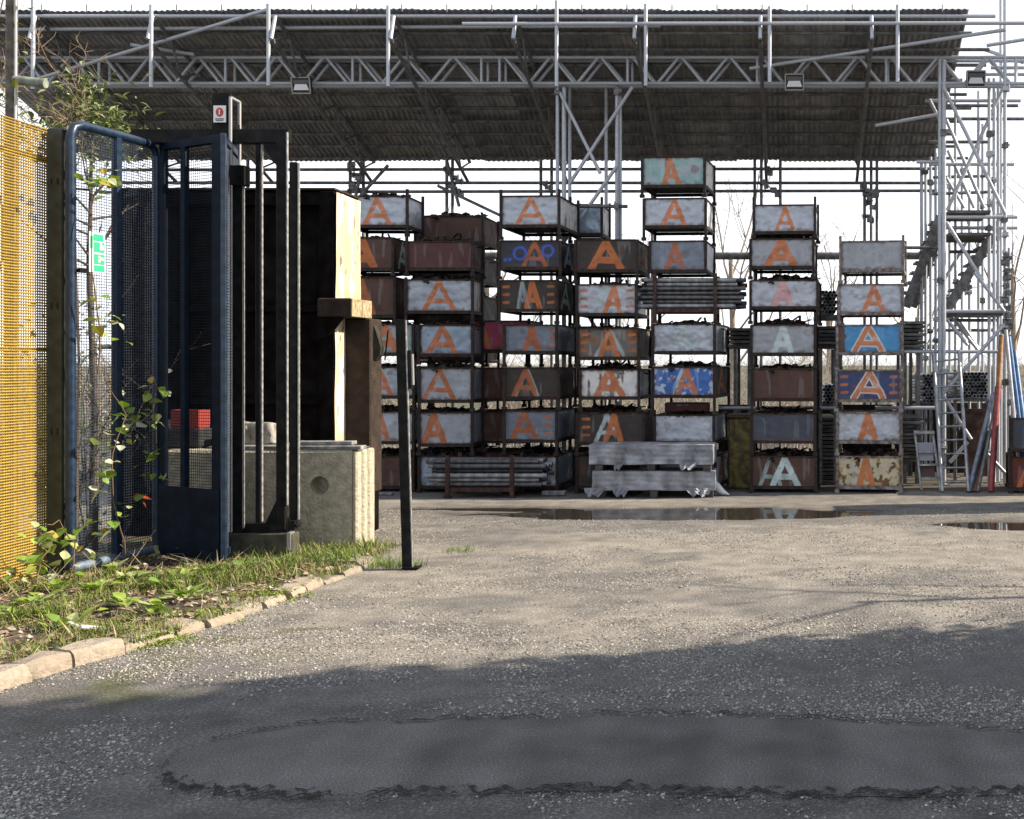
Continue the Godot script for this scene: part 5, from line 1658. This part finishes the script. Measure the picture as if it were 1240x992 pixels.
	for k in 2600:
		var d := rng.randf_range(5.2, 9.6)
		var x := kerb_x(d) - 0.03 - rng.randf() * 1.9
		var s := rng.randf_range(0.02, 0.06)
		xs.append(Transform3D(Basis.from_euler(Vector3(rng.randf_range(-0.6, 0.6), rng.randf() * TAU, rng.randf_range(-0.6, 0.6))) * Basis.from_scale(Vector3(s * 1.4, s, s)), Vector3(x, verge_y(x, d) + 0.012, -d)))
		cs.append(Color(0.15, 0.085, 0.045).lerp(Color(0.42, 0.36, 0.28), rng.randf()))
	tag(multi("leaf_litter", lm, vmat("litter", 0.8), xs, cs), "brown and pale dead leaves littering the verge", "leaf litter", "", "stuff")
	# dead stalks lying and leaning among the grass
	var ds := new_st()
	for k in 420:
		var d := rng.randf_range(5.3, 9.4)
		var x := kerb_x(d) - 0.08 - rng.randf() * 1.7
		var p := Vector3(x, verge_y(x, d) + 0.005, -d)
		var an := rng.randf() * TAU
		var L := rng.randf_range(0.06, 0.26)
		var lift := rng.randf_range(0.0, 0.5) if x > -4.9 else rng.randf_range(0.2, 1.3)
		var e := p + Vector3(cos(an) * L, lift * L, sin(an) * L)
		st_tube(ds, [p, p.lerp(e, 0.5) + Vector3(0.01, 0.012, 0.01), e], [0.0026, 0.002, 0.001], 3)
	tag(obj("dead_stalks", ds.commit(), mat("stalk", Color(0.36, 0.29, 0.19), 0.85)), "pale dead stalks lying among the verge grass", "stalks", "", "stuff")
	# cushions of bright moss creeping over the kerb
	var mx := []
	var mc := []
	for q in [[160, 782], [175, 778], [190, 776], [250, 752], [320, 728], [345, 722], [120, 768], [140, 774]]:
		var at := G(q[0], q[1])
		for k in 700:
			var x := at.x + rng.randfn(0, 0.09)
			var z := at.z + rng.randfn(0, 0.07)
			var s := rng.randf_range(0.008, 0.022)
			var y := maxf(verge_y(x, -z), 0.05) if x < kerb_x(-z) + 0.07 else 0.012
			mx.append(Transform3D(Basis.from_euler(Vector3(rng.randf_range(-0.9, 0.9), rng.randf() * TAU, rng.randf_range(-0.9, 0.9))) * Basis.from_scale(Vector3(s * 1.4, s, s)), Vector3(x, y, z)))
			mc.append(Color(0.10, 0.15, 0.02).lerp(Color(0.26, 0.31, 0.04), rng.randf()))
	tag(multi("moss", lm, gm, mx, mc), "bright green creeping moss along the kerb edge", "moss", "", "stuff")
	for q in [["short white stick lying on the verge", 89, 772, 1.2], ["white scrap lying on the verge near the kerb", 112, 777, 2.4]]:
		var at := G(q[1], q[2])
		at.y = verge_y(at.x, -at.z) + 0.03
		tag(bbox(null, "litter_scrap", at, Vector3(0.028, 0.02, 0.13), mat("scrap", Color(0.6, 0.6, 0.58), 0.6), 0.004, Basis(Vector3.UP, q[3]) * Basis(Vector3.RIGHT, 0.25)), q[0], "litter", "white scraps on the verge")
	make_brambles(lm)
	make_shrub(lm)
func gate_pt(px: float, py: float, off := 0.07) -> Vector3:
	var X := -5.20 + off
	var d := X * F / (px - PX)
	return P(px, py, d)
func make_brambles(lm: Mesh):
	var stem := mat("stem", Color(0.13, 0.085, 0.05), 0.8)
	var red := leaf_mat("leaf_red", Color(0.40, 0.06, 0.02))
	var ochre := leaf_mat("leaf_ochre", Color(0.36, 0.24, 0.04))
	var lg := [mats.leaf_a, mats.leaf_b, mats.leaf_c, leaf_mat("leaf_pale", Color(0.36, 0.38, 0.30))]
	var vines := [
		["bramble cane with a red leaf before the blue gate", [[212, 662], [206, 610], [196, 565], [184, 510], [190, 468], [178, 440]], [[190, 466, 5], [186, 562, 6], [178, 500, 4], [208, 655, 3]], [[171, 599]]],
		["leafy bramble climbing the gate's mullion", [[150, 690], [140, 630], [134, 560], [150, 505], [128, 455], [118, 385]], [[122, 380, 5], [132, 395, 3], [150, 505, 4], [160, 518, 4], [134, 545, 4], [146, 626, 4], [128, 580, 4]], []],
		["pale bramble leaves high on the blue gate", [[118, 455], [112, 350], [110, 260], [120, 212]], [[108, 212, 4], [132, 210, 4], [118, 225, 3]], []],
		["bramble at the foot of the dark gate post", [[78, 712], [88, 660], [70, 630], [50, 640]], [[62, 640, 6], [92, 650, 5], [50, 660, 5], [98, 690, 5]], []],
		["dry bramble at the yellow fence foot", [[30, 730], [45, 690], [62, 660], [40, 640]], [[40, 690, 6], [60, 675, 5], [25, 700, 5]], []]]
	for q in vines:
		var pts := []
		var rad := []
		var rough: Array = q[1]
		for i in rough.size():
			pts.append(gate_pt(rough[i][0], rough[i][1], 0.07 + 0.03 * (i % 2)))
			rad.append(lerpf(0.006, 0.002, float(i) / rough.size()))
		pts[0].y = minf(pts[0].y, 0.08) if pts[0].y < 0.4 else pts[0].y
		var t := thing("bramble", q[0], "bramble", Vector3(pts[0].x, 0.05, pts[0].z), 0.0, "brambles on the gate")
		var rel := []
		for p in pts: rel.append(p - t.position)
		var st := new_st()
		var fine := []
		var fr := []
		for i in rel.size() - 1:
			for k in 4:
				fine.append((rel[i] as Vector3).lerp(rel[i + 1], k / 4.0) + Vector3(n2.get_noise_1d(i * 40 + k * 11), n2.get_noise_1d(i * 40 + k * 11 + 300), n2.get_noise_1d(i * 40 + k * 11 + 700)) * 0.04)
				fr.append(lerpf(rad[i], rad[i + 1], k / 4.0))
		st_tube(st, fine, fr, 5)
		var cane := obj("cane", st.commit(), stem, t)
		for c in q[2]:
			var at := gate_pt(c[0], c[1], 0.10) - t.position
			for k in c[2] + 5:
				var s := rng.randf_range(0.05, 0.115)
				var o := obj("leaf", lm, ochre if rng.randf() < 0.08 else lg[rng.randi() % 4], cane)
				o.transform = Transform3D(Basis.from_euler(Vector3(rng.randf_range(-0.9, 0.9), rng.randf() * TAU, rng.randf_range(-0.7, 0.7))) * Basis.from_scale(Vector3(s * 1.5, s, s)), at + Vector3(rng.randf_range(-0.04, 0.05), rng.randf_range(-0.12, 0.12), rng.randf_range(-0.16, 0.16)))
		for c in q[3]:
			for k in 3:
				var o := obj("leaf", lm, red, cane)
				o.transform = Transform3D(Basis.from_euler(Vector3(rng.randf_range(-0.3, 0.9), rng.randf() * TAU, 0.4)) * Basis.from_scale(Vector3(0.11, 0.08, 0.08)), gate_pt(c[0], c[1] + k * 4, 0.11) - t.position)
func make_shrub(lm: Mesh):
	var wood := mat("bark", Color(0.16, 0.125, 0.09), 0.9, 0.0, "grime", 4.0)
	# evergreen behind the fence
	var c := P(112, 140, 9.7)
	var t := thing("evergreen_shrub", "leafy evergreen shrub rising behind the fence and gate", "shrub", Vector3(c.x, 0.0, c.z))
	var st := new_st()
	st_tube(st, [Vector3(0, 0, 0), Vector3(0.04, 1.2, 0.03), Vector3(-0.03, 2.4, 0), Vector3(0, c.y, 0)], [0.04, 0.032, 0.022, 0.008], 7)
	for k in 16:
		var a := Vector3(0, rng.randf_range(2.3, c.y - 0.1), 0)
		var e := Vector3(rng.randf_range(-0.45, 0.32), a.y + rng.randf_range(0.05, 0.5), rng.randf_range(-0.35, 0.35))
		st_tube(st, [a, a.lerp(e, 0.5) + Vector3(0, -0.04, 0), e], [0.012, 0.008, 0.003], 5)
	obj("trunk", st.commit(), wood, t)
	var xs := []
	var cs := []
	for k in 1700:
		var p := Vector3(rng.randfn(0, 0.21), rng.randfn(0, 0.16), rng.randfn(0, 0.2))
		if n2.get_noise_3d(p.x * 200, p.y * 200, p.z * 200) < -0.05: continue
		p.y += c.y - absf(p.x) * 0.5 - 0.02
		if k % 7 == 0: p = Vector3(rng.randfn(-0.33, 0.08), c.y + rng.randfn(-0.12, 0.12), rng.randfn(0, 0.2))
		if k % 11 == 0: p = Vector3(rng.randfn(-0.08, 0.05), c.y + rng.randf_range(0.1, 0.33), rng.randfn(0, 0.08))
		var s := rng.randf_range(0.05, 0.12)
		xs.append(Transform3D(Basis.from_euler(Vector3(rng.randf_range(-1.2, 0.6), rng.randf() * TAU, rng.randf_range(-0.8, 0.8))) * Basis.from_scale(Vector3(s * 0.55, s, s)), p))
		cs.append(Color(0.06, 0.09, 0.025).lerp(Color(0.26, 0.30, 0.12), rng.randf()))
	var vm := vmat("evergreen", 0.38)
	vm.backlight_enabled = true
	vm.backlight = Color(0.3, 0.4, 0.1)
	var cr := multi("crown", lm, vm, xs, cs, t)
	cr.set_meta("kind", "stuff")
	# low sparse bush seen through the open gate leaf
	var lb := thing("leafy_bush", "sparse leafy bush behind the open gate leaf's mesh", "bush", Vector3(-6.05, 0, -9.75))
	st = new_st()
	for k in 8: branch(st, Vector3(rng.randf_range(-0.1, 0.1), 0, rng.randf_range(-0.15, 0.15)), Vector3(rng.randf_range(-0.12, 0.16), 1, rng.randf_range(-0.2, 0.2)).normalized(), rng.randf_range(0.9, 1.5), 0.010, 2, 3)
	obj("stems", st.commit(), wood, lb)
	xs = []
	cs = []
	for k in 420:
		var s := rng.randf_range(0.04, 0.09)
		xs.append(Transform3D(Basis.from_euler(Vector3(rng.randf_range(-1.2, 0.8), rng.randf() * TAU, rng.randf_range(-0.6, 0.6))) * Basis.from_scale(Vector3(s * 0.9, s, s)), Vector3(rng.randfn(0.0, 0.16), rng.randf_range(0.15, 2.1), rng.randfn(0, 0.25))))
		cs.append(Color(0.10, 0.13, 0.05).lerp(Color(0.34, 0.36, 0.22), rng.randf()))
	multi("leaves", lm, vm, xs, cs, lb).set_meta("kind", "stuff")
	# second spray of leaves at the left edge
	var t2 := thing("climber", "yellow-green climber leaves round the wooden pole", "climber", Vector3(-6.12, 0, -8.85))
	st = new_st()
	var pp := []
	for k in 12: pp.append(Vector3(0.07 * sin(k * 1.3), k * 0.40, 0.07 * cos(k * 1.3)))
	var rr := []
	for k in 12: rr.append(0.012 - k * 0.0006)
	st_tube(st, pp, rr, 5)
	obj("stem", st.commit(), wood, t2)
	xs = []
	cs = []
	for k in 110:
		var s := rng.randf_range(0.05, 0.10)
		xs.append(Transform3D(Basis.from_euler(Vector3(rng.randf_range(-1.2, 0.6), rng.randf() * TAU, 0.2)) * Basis.from_scale(Vector3(s, s, s)), Vector3(rng.randfn(-0.02, 0.10), rng.randf_range(3.1, 4.5), rng.randfn(0, 0.12))))
		cs.append(Color(0.12, 0.15, 0.02).lerp(Color(0.30, 0.32, 0.06), rng.randf()))
	multi("leaves", lm, vm, xs, cs, t2).set_meta("kind", "stuff")
	# wooden pole with a pale bracket tube
	var up := thing("wooden_pole", "weathered wooden pole with pale tube behind the yellow fence", "pole", Vector3(-6.06, 0, -8.95))
	st = new_st()
	st_tube(st, [Vector3(0, 0, 0), Vector3(0.01, 3.0, 0), Vector3(0.02, 7.2, 0)], [0.048, 0.042, 0.038], 12)
	obj("shaft", st.commit(), mat("pole_wood", Color(0.22, 0.19, 0.16), 0.9, 0.0, "grime", 3.0, "bump_fine", 0.8), up)
	tube(up, "bracket_tube", Vector3(0.05, 3.79, 0.02), Vector3(0.29, 3.76, 0.02), 0.036, mat("tube_sage", Color(0.32, 0.36, 0.29), 0.6, 0.0, "grime", 3.0))
	tube(up, "cable", Vector3(0.052, 0.1, 0.03), Vector3(0.068, 5.5, 0.03), 0.009, mat("cable_pale", Color(0.5, 0.49, 0.46), 0.6))
	# leafless shrub tangled round the pole
	var bt := thing("bare_shrub", "tangled leafless twigs round the wooden pole", "shrub", Vector3(-5.85, 0, -9.3))
	st = new_st()
	for k in 7:
		var foot := Vector3(rng.randf_range(-0.25, 0.05), 0, rng.randf_range(-0.2, 0.1))
		var crook := foot + Vector3(rng.randf_range(-0.1, 0.1), rng.randf_range(2.9, 3.4), 0.0)
		st_tube(st, [foot, foot.lerp(crook, 0.5) + Vector3(0.04, 0, 0), crook], [0.014, 0.011, 0.008], 5)
		branch(st, crook, Vector3(rng.randf_range(-0.5, 0.55), 0.8, rng.randf_range(-0.2, 0.2)).normalized(), rng.randf_range(0.5, 0.9), 0.007, 3, 3)
	obj("twigs", st.commit(), mat("twig", Color(0.22, 0.16, 0.11), 0.85), bt)
func branch(st: SurfaceTool, at: Vector3, dir: Vector3, L: float, r: float, depth: int, kids: int):
	var pts := [at]
	var rad := [r]
	var p := at
	var dd := dir
	var n := 4
	for i in n:
		dd = (dd + Vector3(rng.randfn(0, 0.13), rng.randfn(0.02, 0.08), rng.randfn(0, 0.13))).normalized()
		p += dd * L / n
		pts.append(p)
		rad.append(r * (1.0 - 0.55 * (i + 1) / n))
	st_tube(st, pts, rad, 5 if r > 0.02 else 3)
	if depth <= 0: return
	for k in kids:
		var f := rng.randf_range(0.35, 1.0)
		var i := mini(int(f * n), n - 1)
		var q: Vector3 = (pts[i] as Vector3).lerp(pts[i + 1], f * n - i)
		var side := Vector3(rng.randfn(0, 1), rng.randfn(0.3, 0.5), rng.randfn(0, 1)).normalized()
		branch(st, q, (dd * 0.6 + side * 0.75).normalized(), L * rng.randf_range(0.45, 0.7), maxf(rad[i] * 0.6, 0.003), depth - 1, kids)
func make_background():
	# bare trees beyond the yard
	var bark := mat("far_bark", Color(0.26, 0.225, 0.185), 0.9)
	var spots := [[885, 25.0, 7.0, "between the tallest stack and the next"], [590, 26.0, 6.0, "behind the pink box's stack"], [1225, 24.0, 6.5, "at the right edge behind the tower"], [1003, 27.0, 5.5, "between the two right stacks"], [770, 28.0, 6.0, "behind the middle tower"], [1110, 29.0, 5.0, "behind the right stair"]]
	for q in spots:
		var x: float = (q[0] - PX) / F * q[1]
		var t := thing("bare_tree", "pale leafless tree " + q[3], "tree", Vector3(x, 0, -q[1]), 0.0, "bare trees beyond the yard")
		var st := new_st()
		st_tube(st, [Vector3.ZERO, Vector3(0.05, q[2] * 0.3, 0), Vector3(0, q[2] * 0.55, 0.05)], [0.09, 0.07, 0.05], 7)
		obj("trunk", st.commit(), bark, t)
		st = new_st()
		for k in 7:
			branch(st, Vector3(0.03, q[2] * (0.2 + 0.05 * k), 0), Vector3(rng.randfn(0, 0.5), 1, rng.randfn(0, 0.5)).normalized(), q[2] * 0.36, 0.028, 2, 4)
		obj("crown", st.commit(), bark, t)
	# thicket of bare scrub as one mass
	var sb := new_st()
	for k in 7: branch(sb, Vector3(rng.randf_range(-0.4, 0.4), 0, rng.randf_range(-0.4, 0.4)), Vector3(rng.randfn(0, 0.35), 1, rng.randfn(0, 0.35)).normalized(), rng.randf_range(0.9, 1.7), 0.014, 2, 4)
	var bush := sb.commit()
	var xs := []
	for k in 130:
		var d := rng.randf_range(20.0, 30.0)
		var s := rng.randf_range(0.8, 1.35)
		xs.append(Transform3D(Basis(Vector3.UP, rng.randf() * TAU) * Basis.from_scale(Vector3(s, s, s)), Vector3(rng.randf_range(-0.75, 0.27) * d, 0, -d)))
	tag(multi("scrub_thicket", bush, mat("scrub", Color(0.30, 0.26, 0.215), 0.9), xs, []), "pale leafless scrub thicket behind the yard", "scrub", "", "stuff")
func make_roadside_trees():
	# evergreens along the drive outside the right edge: they shade the near ground
	var lm := leaf_mesh(0.2)
	var st := new_st()
	for k in 9:
		var b := Basis.from_euler(Vector3(rng.randf_range(-1.0, 0.8), rng.randf() * TAU, rng.randf_range(-0.8, 0.8)))
		var s := rng.randf_range(0.10, 0.17)
		st.append_from(lm, 0, Transform3D(b * Basis.from_scale(Vector3(s * 1.3, s, s)), Vector3(rng.randfn(0, 0.08), rng.randfn(0, 0.07), rng.randfn(0, 0.08))))
	var clump := st.commit()
	var bark: Material = mats.bark
	var vm := vmat("evergreen_dark", 0.5)
	vm.backlight_enabled = true
	vm.backlight = Color(0.3, 0.4, 0.1)
	var i := 0
	for q in [[6.2, 5.6, 8.0, 2.2], [6.3, 2.6, 7.8, 2.0], [6.0, -0.4, 7.4, 2.0], [6.2, -3.4, 7.0, 2.0]]:
		var t := thing("evergreen_tree", ["evergreen tree nearest the yard on the drive's right side", "second evergreen tree along the drive's right side", "third evergreen tree along the drive's right side", "fourth evergreen tree along the drive's right side"][i], "tree", Vector3(q[0], 0, -q[1]), 0.0, "evergreens outside the right edge")
		i += 1
		var s2 := new_st()
		st_tube(s2, [Vector3.ZERO, Vector3(0.05, q[2] * 0.5, 0), Vector3(0, q[2] * 0.93, 0)], [0.16, 0.10, 0.02], 8)
		for k in 18: branch(s2, Vector3(0, rng.randf_range(0.6, q[2] * 0.8), 0), Vector3(rng.randfn(0, 1), 0.5, rng.randfn(0, 1)).normalized(), 1.4, 0.03, 1, 2)
		obj("trunk", s2.commit(), bark, t)
		var xs := []
		var cs := []
		while xs.size() < 3600:
			var f := rng.randf()
			var y: float = 0.35 + f * (q[2] - 0.35)
			# broad low, rounded towards the top
			var R: float = q[3] * (1.0 - pow(f, 3.0)) * lerpf(1.0, 0.72, f) + 0.15
			var an := rng.randf() * TAU
			var r := R * sqrt(rng.randf())
			if n2.get_noise_3d(cos(an) * r * 40, y * 40, sin(an) * r * 40 + q[1] * 90) < -0.16: continue
			xs.append(Transform3D(Basis(Vector3.UP, rng.randf() * TAU) * Basis.from_scale(Vector3.ONE * rng.randf_range(0.9, 1.7)), Vector3(cos(an) * r, y, sin(an) * r)))
			cs.append(Color(0.035, 0.06, 0.02).lerp(Color(0.08, 0.11, 0.03), rng.randf()))
		multi("crown", clump, vm, xs, cs, t).set_meta("kind", "stuff")
	# a leafless tree beside them whose thin limbs streak the lit ground
	var bt := thing("bare_tree", "leafless tree standing past the evergreens on the drive's right", "tree", Vector3(5.6, 0, -8.5))
	var s3 := new_st()
	st_tube(s3, [Vector3.ZERO, Vector3(0.05, 1.6, 0), Vector3(0.0, 3.4, 0.05)], [0.07, 0.05, 0.03], 7)
	obj("trunk", s3.commit(), bark, bt)
	s3 = new_st()
	for k in 6: branch(s3, Vector3(0.02, 1.2 + 0.42 * k, 0.02), Vector3(rng.randf_range(-0.3, 0.3), 0.5, 1.0 if k % 2 else -0.25).normalized(), 1.7, 0.020, 2, 2)
	obj("crown", s3.commit(), bark, bt)

func _ready():
	rng.seed = 20240
	n1 = noise(1, 0.02, 3)
	n2 = noise(2, 0.02, 3)
	n3 = noise(5, 0.02, 2)
	set_view()
	make_textures()
	make_units()
	make_ground()
	make_trench()
	make_verge()
	print("ground")
	make_canopy()
	print("canopy")
	make_stacks()
	tube_rack("open tube rack high in the tallest stack", [793, 866], [336, 373], [776, 900], 14.3, 7, 7, P(0, 393, 14.3).y + 0.014)
	tube_rack("open tube rack on the ground behind black post", [542, 620], [557, 590], [519, 657], 13.72, 6, 6, 0.0)
	print("stacks")
	make_yard_things()
	make_gate_side()
	print("gate")
	make_plants()
	make_background()
	make_roadside_trees()
	make_gravel()
	print("done")
